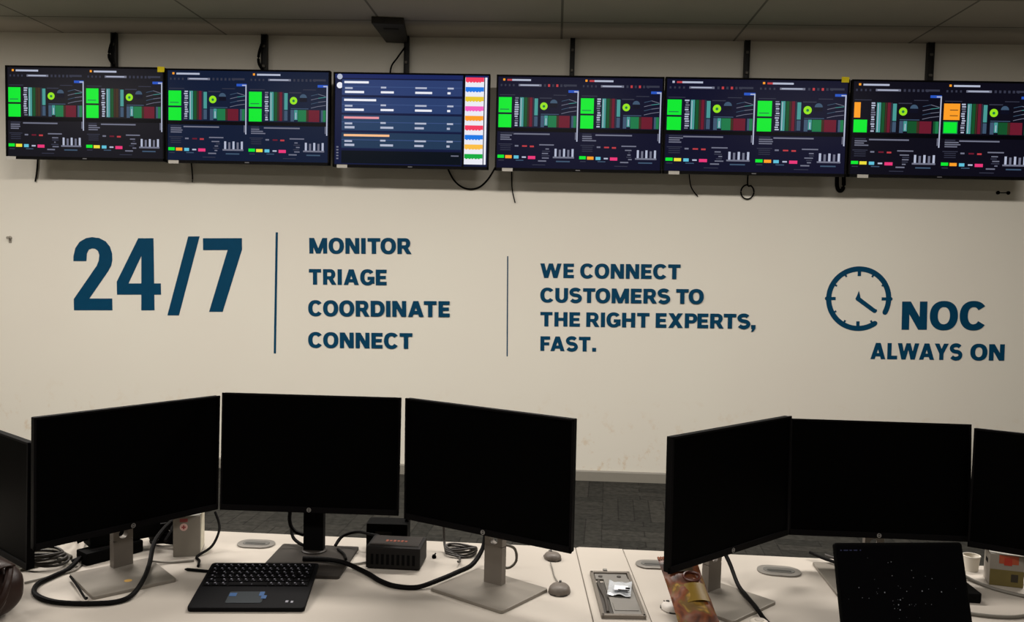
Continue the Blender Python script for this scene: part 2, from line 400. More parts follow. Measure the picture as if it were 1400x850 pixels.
# ------------------------------------------------------------------ wall displays
EM = {}
def E_(key, rgb, s=1.0):
    EM.setdefault(key, emit('glow_' + key, rgb, s)); return EM[key]
PAL = [('navy', (13, 14, 30)), ('green', (15, 232, 50)), ('grey', (112, 114, 132)), ('pale', (178, 184, 205)), ('white', (235, 236, 245)), ('teal', (72, 150, 146)),
       ('dgreen', (20, 80, 42)), ('brown', (62, 44, 30)), ('maroon', (104, 26, 44)), ('lime', (150, 226, 30)), ('slate', (62, 84, 108)), ('cyan', (96, 190, 216)),
       ('orange', (252, 158, 40)), ('pink', (232, 56, 120)), ('yellow', (236, 220, 60)), ('blue', (40, 84, 190)), ('black', (4, 4, 8)), ('dim', (52, 54, 70)), ('midgreen', (30, 118, 72)), ('red', (186, 60, 66))]
PIDX = {k: i for i, (k, _) in enumerate(PAL)}
BGS = {'charcoal': (23, 22, 29), 'navy': (16, 27, 52), 'ink': (15, 16, 40), 'coal': (13, 12, 24)}
def window_content(first, style, rnd):
    """rectangles (u0,v0,u1,v1,colour) and discs of one dashboard window, v downwards"""
    R = []; q = R.append
    g = 'grey'
    q((0.06, 0.022, 0.085, 0.045, 'orange' if rnd.random() < .6 else 'pale')); q((0.11, 0.026, 0.40, 0.046, 'pale'))
    q((0.11, 0.026, 0.17, 0.046, 'pale' if style != 'ink' else 'red'))
    for k in range(4): q((0.03 + k * 0.05, 0.082, 0.05 + k * 0.05, 0.105, 'dim'))
    q((0.25, 0.080, 0.53, 0.104, g)); q((0.27, 0.086, 0.50, 0.096, 'pale'))
    for k in range(6): q((0.56 + k * 0.05, 0.078, 0.585 + k * 0.05, 0.106, ('red' if style == 'ink' and k in (1, 3) else 'dim')))
    q((0.86, 0.140, 0.985, 0.168, 'blue')); q((0.93, 0.150, 0.985, 0.162, 'pale')); q((0.80, 0.078, 0.96, 0.10, 'dim'))
    q((0.02, 0.196, 0.21, 0.204, 'dim')); q((0.68, 0.192, 0.84, 0.20, 'dim'))
    if first == 'green': q((0.012, 0.225, 0.17, 0.392, 'green')); q((0.012, 0.412, 0.17, 0.555, 'green')); q((0.03, 0.352, 0.14, 0.362, 'midgreen'))
    elif first == 'narrow_orange': q((0.02, 0.225, 0.09, 0.39, 'orange')); q((0.02, 0.412, 0.17, 0.548, 'green'))
    else:
        q((0.012, 0.225, 0.19, 0.40, 'orange')); q((0.012, 0.415, 0.175, 0.548, 'midgreen')); q((0.02, 0.425, 0.165, 0.54, 'green'))
        q((0.08, 0.29, 0.17, 0.298, 'brown')); q((0.08, 0.35, 0.17, 0.358, 'brown'))
    for k in range(13):
        y = 0.225 + k * 0.025; q((0.205 + rnd.random() * 0.012, y, 0.245 + rnd.random() * 0.015, y + 0.015, 'pale' if rnd.random() < .7 else g))
    q((0.272, 0.225, 0.318, 0.545, 'teal')); q((0.282, 0.235, 0.29, 0.54, 'pale')); q((0.325, 0.225, 0.362, 0.545, 'dgreen')); q((0.366, 0.225, 0.385, 0.545, 'brown')); q((0.39, 0.225, 0.425, 0.545, 'maroon' if style != 'charcoal' else 'brown'))
    q((0.450, 0.235, 0.492, 0.42, 'teal')); q((0.450, 0.43, 0.492, 0.54, 'slate')); q((0.432, 0.225, 0.442, 0.545, 'dim'))
    q((0.51, 0.225, 0.66, 0.236, 'dim')); q(('disc', 0.565, 0.318, 0.046, 'lime')); q(('disc', 0.565, 0.32, 0.016, 'midgreen')); q(('disc', 0.685, 0.285, 0.045, 'slate')); q((0.64, 0.285, 0.73, 0.33, 'navy'))
    for k in range(4):
        y = 0.245 + k * 0.045; q(('line', 0.78, y + 0.02, 0.87, y, g if k % 2 else 'slate')); q(('line', 0.87, y, 0.965, y + (0.025 if k == 0 else -0.012), 'teal' if k == 1 else g))
    q((0.53, 0.402, 0.75, 0.41, 'slate')); q((0.53, 0.42, 0.572, 0.548, 'slate')); q((0.575, 0.42, 0.615, 0.53, 'teal')); q((0.62, 0.42, 0.722, 0.548, 'dgreen' if style == 'coal' else 'midgreen'))
    q((0.59, 0.45, 0.60, 0.52, 'pale'))
    q((0.722, 0.42, 0.75, 0.548, 'brown')); q((0.752, 0.42, 0.885, 0.55, 'maroon')); q((0.905, 0.42, 0.965, 0.548, 'dgreen' if style == 'coal' else 'slate')); q((0.93, 0.42, 0.965, 0.548, 'midgreen'))
    q((0.0, 0.558, 0.97, 0.60, 'black'))
    q((0.20, 0.617, 0.645, 0.632, g))
    for k in range(4): q((0.04, 0.612 + k * 0.023, 0.14 + rnd.random() * 0.08, 0.624 + k * 0.023, g if k else 'dim'))
    q((0.52, 0.735, 0.70, 0.748, g)); q((0.02, 0.735, 0.19, 0.744, 'dim')); q((0.22, 0.748, 0.265, 0.765, g)); q((0.31, 0.750, 0.37, 0.766, 'maroon' if style != 'ink' else 'red')); q((0.405, 0.752, 0.455, 0.77, 'red'))
    for k in range(3): q((0.04, 0.755 + k * 0.022, 0.17, 0.763 + k * 0.022, 'dim'))
    cols = ('green', 'orange' if rnd.random() < .6 else 'yellow', 'cyan', 'pale', 'pink')
    for (a, b, v), c in zip(((0.01, 0.09, 0.858), (0.105, 0.185, 0.861), (0.21, 0.27, 0.863), (0.31, 0.36, 0.872), (0.385, 0.475, 0.866)), cols):
        q((a, v, b, v + (0.034 if c != 'pale' else 0.016), c))
    q((0.02, 0.912, 0.09, 0.922, 'dim')); q((0.235, 0.910, 0.33, 0.920, 'slate'))
    for k in range(5): q((0.55 + rnd.random() * 0.06, 0.78 + k * 0.025, 0.62 + rnd.random() * 0.04, 0.792 + k * 0.025, 'dim' if k % 2 else g))
    q((0.69, 0.868, 0.95, 0.886, g))
    for k in range(5): q((0.71 + k * 0.052, 0.782 + (k % 2) * 0.01, 0.735 + k * 0.052, 0.868, 'pale' if k % 2 == 0 else g))
    q((0.51, 0.912, 0.61, 0.926, g)); q((0.73, 0.914, 0.90, 0.928, 'slate')); q((0.44, 0.958, 0.60, 0.966, 'dim'))
    q((0.972, 0.15, 0.986, 0.70, 'pale')); q((0.955, 0.60, 0.966, 0.68, g))
    return R
def list_content(rnd):
    """the middle display: rows of text cards and a strip of coloured bars"""
    R = []; q = R.append
    q((0.0, 0.0, 1, 0.045, 'blue2')); q(('disc', 0.03, 0.03, 0.018, 'pale')); q(('disc', 0.03, 0.125, 0.02, 'white'))
    y = 0.06
    for k, (hc, w0) in enumerate((('white', 0.16), ('white', 0.21), ('rose', 0.23), ('peach', 0.30))):
        q((0.045, y, 0.83, y + 0.175, 'card' + str(k))); q((0.045, y + 0.075, 0.83, y + 0.083, 'cardl'))
        q((0.06, y + 0.018, 0.06 + w0, y + 0.042, hc))
        q((0.065, y + 0.085, 0.115, y + 0.105, 'pale')); q((0.065, y + 0.125 + 0.0, 0.13 + (0.06 if k < 2 else 0), y + 0.150, 'white' if k < 2 else 'pale'))
        for u, wd, wd2 in ((0.30, 0.035, 0.085), (0.525, 0.075, 0.11 if k < 2 else 0.06), (0.735, 0.04, 0.02)):
            q((u, y + 0.075, u + wd, y + 0.094, 'pale')); q((u - 0.0, y + 0.125, u + wd2, y + 0.148, 'white' if k < 2 else 'pale'))
        q((0.045, y + 0.170, 0.83, y + 0.182, 'blue3')); y += 0.195
    q((0.045, 0.845, 0.83, 0.985, 'deep')); q((0.765, 0.88, 0.815, 0.892, 'grey'))
    for k in range(5): q((0.012, 0.80 + k * 0.032, 0.026, 0.815 + k * 0.032, 'grey'))
    q((0.835, 0.0, 0.85, 1.0, 'black')); q((0.85, 0.02, 0.972, 0.975, 'white'))
    for k, c in enumerate(('crimson', 'azure', 'gold', 'magenta', 'orange', 'crimson', 'azure', 'amber', 'leaf')):
        v = 0.02 + k * 0.105
        q((0.852, v, 0.971, v + 0.048, c))
        for j in range(5): q((0.86 + j * 0.02, v + 0.048, 0.87 + j * 0.02 + rnd.random() * 0.006, v + 0.056, c))
    q((0.978, 0.02, 0.992, 0.975, 'white'))
    return R
LIST_PAL = PAL + [('blue2', (26, 38, 92)), ('blue3', (20, 30, 66)), ('card0', (44, 62, 110)), ('card1', (42, 62, 108)), ('card2', (38, 62, 96)), ('card3', (34, 56, 84)), ('cardl', (58, 80, 128)),
                  ('deep', (6, 14, 24)), ('rose', (230, 150, 160)), ('peach', (250, 190, 140)), ('crimson', (244, 62, 96)), ('azure', (30, 120, 228)), ('gold', (232, 200, 50)), ('magenta', (246, 96, 190)), ('amber', (252, 190, 70)), ('leaf', (20, 170, 64))]
def add_content(mb, R, x0, z1, w, h, pal, y):
    lay = 0
    for r in R:
        lay += 1; yy = y - 0.00002 * lay
        X = lambda u: x0 + u * w
        Z = lambda v: z1 - v * h
        if r[0] == 'disc':
            _, u, v, rad, c = r; rr = rad * w
            mb.raw([(X(u) + rr * math.cos(2 * PI * k / 14), yy, Z(v) + rr * math.sin(2 * PI * k / 14)) for k in range(14)], [list(range(14))], pal[c])
        elif r[0] == 'line':
            _, u0, v0, u1, v1, c = r; t = 0.006
            mb.quad([(X(u0), yy, Z(v0)), (X(u1), yy, Z(v1)), (X(u1), yy, Z(v1 - t)), (X(u0), yy, Z(v0 - t))], pal[c])
        else:
            u0, v0, u1, v1, c = r
            mb.quad([(X(u0), yy, Z(v1)), (X(u1), yy, Z(v1)), (X(u1), yy, Z(v0)), (X(u0), yy, Z(v0))], pal[c])
TVY = 6.146; TVZ0 = 2.193; TVH = 0.640
def wall_display(x0, x1, label, kind, firsts=('green', 'green'), style='ink', sticker=0.02, seed=1, dz=0.0):
    rnd = random.Random(seed)
    w_ = x1 - x0; xc = (x0 + x1) / 2
    t = thing('wall_display', label, 'screen', (xc, TVY, TVZ0 + dz), (0, 0, 0), 'dashboard screens along the wall')
    bz = 0.011
    b = MB()   # housing: shallow tray, thicker electronics box behind
    b.box((0, 0.0225, TVH / 2), (w_, 0.035, TVH), bev=0.004)
    b.box((0, 0.055, TVH * 0.42), (w_ * 0.72, 0.035, TVH * 0.62), bev=0.01)
    b.build('housing', soft_black, t)
    b = MB()   # bezel: four strips round the panel
    for c, d in (((0, 0, TVH - bz / 2), (w_, 0.012, bz)), ((0, 0, 0.009), (w_, 0.012, 0.018)), ((-w_ / 2 + bz / 2, 0, TVH / 2), (bz, 0.012, TVH)), ((w_ / 2 - bz / 2, 0, TVH / 2), (bz, 0.012, TVH))):
        b.box(c, d, bev=0.002)
    b.build('bezel', bezel_dark, t)
    sw = w_ - 2 * bz; sh = TVH - bz - 0.018; zt = TVH - bz
    b = MB(); pal = LIST_PAL if kind == 'list' else PAL; pidx = {k: i for i, (k, _) in enumerate(pal)}
    mats = [emit(('list_' if kind == 'list' and k not in PIDX else 'glow_') + k, c) for k, c in pal]
    bg = emit('page_' + (style if kind != 'list' else 'list'), BGS[style] if kind != 'list' else (17, 24, 58))
    mats.append(bg)
    b.quad([(-sw / 2, 0.003, zt - sh), (sw / 2, 0.003, zt - sh), (sw / 2, 0.003, zt), (-sw / 2, 0.003, zt)], len(mats) - 1)
    if kind == 'list': add_content(b, list_content(rnd), -sw / 2, zt, sw, sh, pidx, 0.0025)
    else:
        add_content(b, window_content(firsts[0], style, rnd), -sw / 2, zt, sw / 2, sh, pidx, 0.0025)
        add_content(b, window_content(firsts[1], style, rnd), 0.002, zt, sw / 2, sh, pidx, 0.0025)
    b.build('screen', mats, t)
    b = MB(); b.box((-w_ / 2 + sticker + 0.036, -0.0066, 0.004), (0.072, 0.0008, 0.022)); o = b.build('asset_label', label_paper, t); o['label'] = 'pale paper label on the lower bezel'
    b = MB(); b.box((0, -0.0065, 0.008), (0.03, 0.001, 0.006)); b.build('maker_badge', mat('badge_grey', (96, 96, 100), 0.4), t)
    return t
wall_display(-3.845, -2.719, 'dashboard screen at the far left of the wall row, yellow note on its corner', 'dash', style='charcoal', seed=11, sticker=0.0, dz=0.014)
wall_display(-2.710, -1.567, 'blue-tinged dashboard screen second from left in the wall row', 'dash', style='navy', seed=12, dz=0.008)
wall_display(-1.544, -0.474, 'wall screen with blue text rows and a strip of coloured bars', 'list', seed=13, sticker=0.03, dz=0.0)
wall_display(-0.430, 0.696, 'dashboard screen just right of the blue text screen', 'dash', style='ink', seed=14, sticker=0.05, dz=-0.002)
wall_display(0.703, 1.918, 'wide dashboard screen second from right, yellow note on its top right corner', 'dash', style='ink', seed=15, sticker=0.04, dz=-0.001)
wall_display(1.932, 3.125, 'dashboard screen at the right end of the wall row with two orange blocks', 'dash', ('narrow_orange', 'orange'), style='coal', seed=16, sticker=0.06, dz=0.0)
for x, z, lab in ((-2.742, 2.832, 'small yellow note stuck on the top right corner of the far left wall screen'),
                  (1.885, 2.828, 'small yellow note stuck on the top right corner of the wide wall screen')):
    b = MB(); b.prism([(-0.024, -0.018), (0.024, -0.018), (0.026, 0.018), (-0.024, 0.02)], -0.0012, 0); b.prism([(-0.024, -0.018), (0.024, -0.018), (0.022, -0.012), (-0.022, -0.012)], -0.003, -0.001)
    tag(b.build('sticky_note', yellow_paper, loc=(x, TVY - 0.0062, z)), lab, 'note')
# upright mounting rails on the wall, with arms that carry the screens
rails = [(-3.215, -3.282, 0.040, 'black mounting rail above the far left wall screen'), (-2.117, -2.138, 0.044, 'black mounting rail above the second wall screen from the left'), (-1.094, -1.009, 0.036, 'black mounting rail above the blue text screen'),
         (0.079, 0.133, 0.034, 'black mounting rail above the screen right of the blue one'), (1.292, 1.31, 0.038, 'black mounting rail above the wide wall screen'), (2.543, 2.528, 0.046, 'black mounting rail above the right end wall screen')]
rail_m = mat('rail_black', (20, 19, 18), 0.5, spec=0.35)
for i, (x, xt, wd, lab) in enumerate(rails):
    t = thing('wall_mount', lab, 'mount', (x, WY, 2.3), (0, 0, 0), 'screen mounting rails')
    b = MB()   # C-section rail with holes suggested by raised studs
    b.box((0, -0.015, (CZ - 2.3) / 2), (wd, 0.03, CZ - 2.3), bev=0.003)
    for s in (-1, 1): b.box((s * wd * 0.4, -0.034, (CZ - 2.3) / 2), (wd * 0.2, 0.012, CZ - 2.3), bev=0.002)
    b.build('rail', rail_m, t)
    for z in (0.08, 0.36):
        b = MB()
        b.box(((xt - x) / 2, -0.04, z), (abs(xt - x) + 0.10, 0.016, 0.05), bev=0.003)
        b.box((xt - x, -0.13, z), (0.04, 0.18, 0.04), bev=0.004)
        b.build('arm', rail_m, t)
    b = MB(); b.box((xt - x, -0.2225, 0.22), (0.30, 0.01, 0.36), bev=0.003); b.build('plate', rail_m, t)
    for z in ((0.62, 0.76) if i != 2 else (0.66,)):
        b = MB(); b.box((0, -0.043, z), (wd * 0.5, 0.01, 0.018), bev=0.003); b.build('clip', mat('clip_grey', (90, 86, 78), 0.5), t)
# drop cables on the rails and under the screens
def cable(pts, r, label, m=None, name='cable', group=None):
    b = MB(); b.tube(pts, r, n=8); o = b.build(name, m or cable_black, smooth=True)
    return tag(o, label, 'cable', group)
yw = WY - 0.012
def wc(x, z, dy=0.0): return (x, yw - dy, z)
cable([wc(-3.19, 3.13, .05), wc(-3.225, 3.03, .05), wc(-3.232, 2.96, .05), wc(-3.20, 2.88, .04), wc(-3.205, 2.7, .03)], 0.010, 'black cable bulging beside the far left mounting rail')
cable([wc(-2.10, 3.13, .05), wc(-2.14, 3.02, .05), wc(-2.145, 2.94, .05), wc(-2.115, 2.86, .04), wc(-2.12, 2.7, .03)], 0.010, 'black cable bulging beside the second mounting rail')
cable([wc(-1.10, 3.06, .05), wc(-1.16, 2.99, .02), wc(-1.20, 2.93, .02), wc(-1.215, 2.84), wc(-1.23, 2.7)], 0.006, 'thin black cable running down behind the blue text screen')
cable([wc(-3.79, 2.3), wc(-3.80, 2.16), wc(-3.815, 2.07)], 0.006, 'thin dark cable hanging under the far left wall screen')
cable([wc(-2.66, 2.3), wc(-2.645, 2.15), wc(-2.645, 2.09)], 0.005, 'thin dark cable hanging under the second wall screen')
cable([wc(-0.80, 2.25), wc(-0.74, 2.14), wc(-0.66, 2.085), wc(-0.57, 2.09), wc(-0.50, 2.15), wc(-0.44, 2.25)], 0.006, 'cable sagging between the blue text screen and its right neighbour')
cable([wc(-0.33, 2.25), wc(-0.325, 2.1), wc(-0.30, 1.99)], 0.004, 'short dark cable hanging below the screen right of the blue one')
cable([wc(0.92, 2.25), wc(0.94, 2.13), wc(0.99, 2.06)], 0.004, 'short dark cable hanging left below the wide wall screen')
cable([wc(1.335, 2.26)] + [wc(1.335 + 0.045 * math.sin(k * PI / 6), 2.10 + 0.05 * math.cos(k * PI / 6)) for k in range(0, 13)], 0.005, 'small loop of cable hanging below the middle of the wide wall screen')
cable([wc(1.99, 2.3), wc(2.0, 2.16), wc(1.98, 2.12), wc(1.955, 2.15), wc(1.95, 2.28)], 0.014, 'thick dark cable bend below the gap of the two right screens')
b = MB()
for dx in (-0.04, 0.03): b.lathe([(0.013, 0), (0.013, 0.008), (0.008, 0.012)], 12, M=Matrix.Translation((dx, 0, 0)) @ Matrix.Rotation(PI / 2, 4, 'X'))
b.box((0, -0.004, 0), (0.06, 0.004, 0.006))
tag(b.build('cable_clip', soft_black, loc=(3.10, WY, 2.13)), 'tiny dark two-screw clip on the wall under the right end screen', 'clip')
b = MB(); b.lathe([(0.014, 0), (0.014, 0.006), (0.006, 0.01), (0.006, 0.03), (0.011, 0.034)], 12, M=Matrix.Rotation(PI / 2, 4, 'X')); b.box((0, -0.003, -0.012), (0.018, 0.006, 0.05), bev=0.002)
tag(b.build('wall_hook', mat('hook_grey', (140, 134, 122), 0.5), loc=(-4.015, WY, 1.657)), 'small grey hook on the wall left of the 24/7 numerals', 'hook')
# dark service box under the ceiling by the third rail
t = thing('ceiling_box', 'dark box under the ceiling beside the blue screen rail', 'box', (-1.165, 6.13, CZ), (0, 0, 0.12))
b = MB(); b.prism([(-0.10, -0.22), (0.11, -0.22), (0.11, 0.31), (-0.04, 0.31)], -0.045, 0, axis='z', bev=0.004); b.build('box_body', mat('box_dark', (44, 41, 38), 0.6), t)
b = MB(); b.box((0.02, 0.05, -0.0475), (0.10, 0.3, 0.005), bev=0.001); b.build('box_cover', mat('box_cover', (34, 31, 29), 0.6), t)

# ------------------------------------------------------------------ desks
DZ = 0.715
desk_rot = -0.022
def dy(x): return 2.766 - 0.020 * x        # back edge of the desk run
def desk(x0, x1, label, skl=0.0, skr=0.0):
    t = thing('desk', label, 'desk', ((x0 + x1) / 2, dy((x0 + x1) / 2), 0), (0, 0, desk_rot))
    w_ = x1 - x0; dep = 0.98
    b = MB(); b.prism([(-w_ / 2, 0), (-w_ / 2 + skl, -dep), (w_ / 2 + skr, -dep), (w_ / 2, 0)], DZ - 0.025, DZ, axis='z', bev=0.004); b.build('desktop', desk_white, t)
    for sx in (-1, 1):
        for yy in (-0.08, -dep + 0.08):
            b = MB(); b.box((sx * (w_ / 2 - 0.06) + (skl if sx < 0 else skr) * -yy / dep, yy, (DZ - 0.025) / 2), (0.05, 0.05, DZ - 0.025), bev=0.003); b.build('leg', metal_leg, t)
    b = MB()
    for yy in (-0.08, -dep + 0.08):
        f = -yy / dep
        b.box(((skl + skr) * f / 2, yy, DZ - 0.045), (w_ - 0.17 + (skr - skl) * f, 0.03, 0.04), bev=0.002)
    b.build('rail', metal_leg, t)
    return t
SK = 0.077
desk(-2.35, 0.0853, 'white left desk carrying three curved-in black monitors', skr=SK)
desk(0.2327, 2.45, 'white right desk carrying the laptop and three monitors', skl=SK)
t = thing('desk_spine', 'narrow white strip between the two desks holding the grey tray', 'desk', (0.159, dy(0.16), 0), (0, 0, desk_rot))
b = MB(); b.prism([(-0.0725, -0.010), (-0.0725 + SK, -0.98), (0.0725 + SK, -0.98), (0.0725, 0), (-0.0625, 0)], DZ - 0.03, DZ + 0.002, axis='z', bev=0.004); b.build('cover_strip', desk_white, t)
for yy in (-0.06, -0.92):
    b = MB(); b.box((-yy * SK, yy, (DZ - 0.03) / 2), (0.09, 0.04, DZ - 0.03), bev=0.003); b.build('leg', metal_leg, t)
# recessed socket tray
gm = mat('tray_grey', (122, 119, 114), 0.45, metal=0.25, var=0.05); gd = mat('tray_dark', (62, 57, 52), 0.5)
t = thing('cable_tray', 'grey metal flap tray set in the strip between the desks', 'tray', (0.186, 2.37, DZ + 0.002), (0, 0, 0.055))
b = MB()
for c, d in (((0, 0.152, 0.005), (0.112, 0.012, 0.010)), ((0, -0.152, 0.005), (0.112, 0.012, 0.010)), ((-0.052, 0, 0.005), (0.009, 0.316, 0.010)), ((0.052, 0, 0.005), (0.009, 0.316, 0.010))): b.box(c, d, bev=0.002)
b.build('frame', mat('tray_frame', (118, 111, 103), 0.4, metal=0.4), t)
b = MB(); b.box((0.012, -0.02, 0.005), (0.072, 0.245, 0.006), bev=0.002); b.box((0.012, -0.1, 0.009), (0.062, 0.05, 0.002), bev=0.0008); b.build('flap', gm, t)
b = MB(); b.box((-0.036, -0.03, 0.002), (0.022, 0.23, 0.003)); b.tube([(-0.037, -0.13, 0.006), (-0.034, -0.04, 0.007), (-0.041, 0.05, 0.006), (-0.038, 0.09, 0.006)], 0.004); b.build('slot', gd, t)
b = MB(); b.box((0, 0.125, 0.004), (0.09, 0.04, 0.004), bev=0.001); b.build('end_plate', gm, t)
for sx in (-0.03, 0.022):
    b = MB(); b.lathe([(0.006, 0.006), (0.006, 0.0085), (0.003, 0.009)], 10, M=Matrix.Translation((sx, 0.122, 0))); b.build('screw', gd, t)
b = MB(); b.box((-0.012, 0.166, 0.006), (0.012, 0.014, 0.012), bev=0.002); b.build('latch', gm, t)
# clear packet on the tray
t = thing('plastic_packet', 'crumpled clear plastic packet lying on the grey tray', 'packet', (0.196, 2.385, DZ + 0.0115), (0, 0, -0.12))
def sheet(nx, ny, sx, sy, hf, thick=0.0012):
    V = []; F = []
    for s in (0, 1):
        for j in range(ny + 1):
            for i in range(nx + 1):
                u = i / nx; v = j / ny; V.append(((u - .5) * sx, (v - .5) * sy, hf(u, v) - (thick if s else 0)))
    n = (nx + 1) * (ny + 1)
    for j in range(ny):
        for i in range(nx):
            a = j * (nx + 1) + i; F.append([a, a + 1, a + nx + 2, a + nx + 1]); F.append([n + a, n + a + nx + 1, n + a + nx + 2, n + a + 1])
    for i in range(nx): F.append([i, n + i, n + i + 1, i + 1]); a = ny * (nx + 1) + i; F.append([a, a + 1, n + a + 1, n + a])
    for j in range(ny): a = j * (nx + 1); F.append([a, a + nx + 1, n + a + nx + 1, n + a]); a += nx; F.append([a, n + a, n + a + nx + 1, a + nx + 1])
    return V, F
V, F = sheet(14, 14, 0.062, 0.10, lambda u, v: 0.0045 + 0.0035 * math.sin(u * 9 + v * 5) * math.sin(v * 11 - u * 3) + 0.004 * math.sin(PI * u) * math.sin(PI * v))
b = MB(); b.raw(V, F); b.build('film', mat('packet_film', (176, 180, 184), 0.2, spec=0.8, var=0.18, scale=60), t, smooth=True)
b = MB(); b.box((0.004, -0.018, 0.0125), (0.036, 0.034, 0.0012)); b.build('insert', mat('packet_insert', (214, 216, 222), 0.4), t)
b = MB(); b.box((0.022, -0.02, 0.0135), (0.012, 0.010, 0.0012)); b.box((0.012, -0.034, 0.0135), (0.030, 0.004, 0.0012)); b.build('print_mark', soft_black, t)
# oval cable ports
gp = mat('port_grey', (132, 128, 122), 0.4, metal=0.35); gpd = mat('port_inner', (58, 57, 54), 0.5)
for x, y, wx, wyy, a, lab in ((-0.895, 2.67, 0.115, 0.075, -0.02, 'oval grey cable port in the left desk behind the keyboard'), (0.315, 2.625, 0.11, 0.072, 0.0, 'oval grey cable port beside the strip on the right desk'),
                              (0.676, 2.612, 0.125, 0.085, -0.12, 'oval grey cable port in the right desk left of the laptop')):
    t = thing('cable_port', lab, 'cable port', (x, y, DZ), (0, 0, a), 'oval desk cable ports')
    b = MB(); b.prism(rrect(wx, wyy, wyy * 0.48, 8), 0, 0.005, axis='z', bev=0.002); b.build('rim', gp, t)
    b = MB(); b.prism(rrect(wx * 0.72, wyy * 0.5, wyy * 0.24, 8), 0.004, 0.0065, axis='z', bev=0.001); b.build('lid', mat('port_lid', (104, 103, 99), 0.45, metal=0.3), t)
    b = MB(); b.prism(rrect(wx * 0.55, wyy * 0.16, wyy * 0.07, 6, 0, -wyy * 0.1), 0.006, 0.0072, axis='z'); b.build('slot', gpd, t)

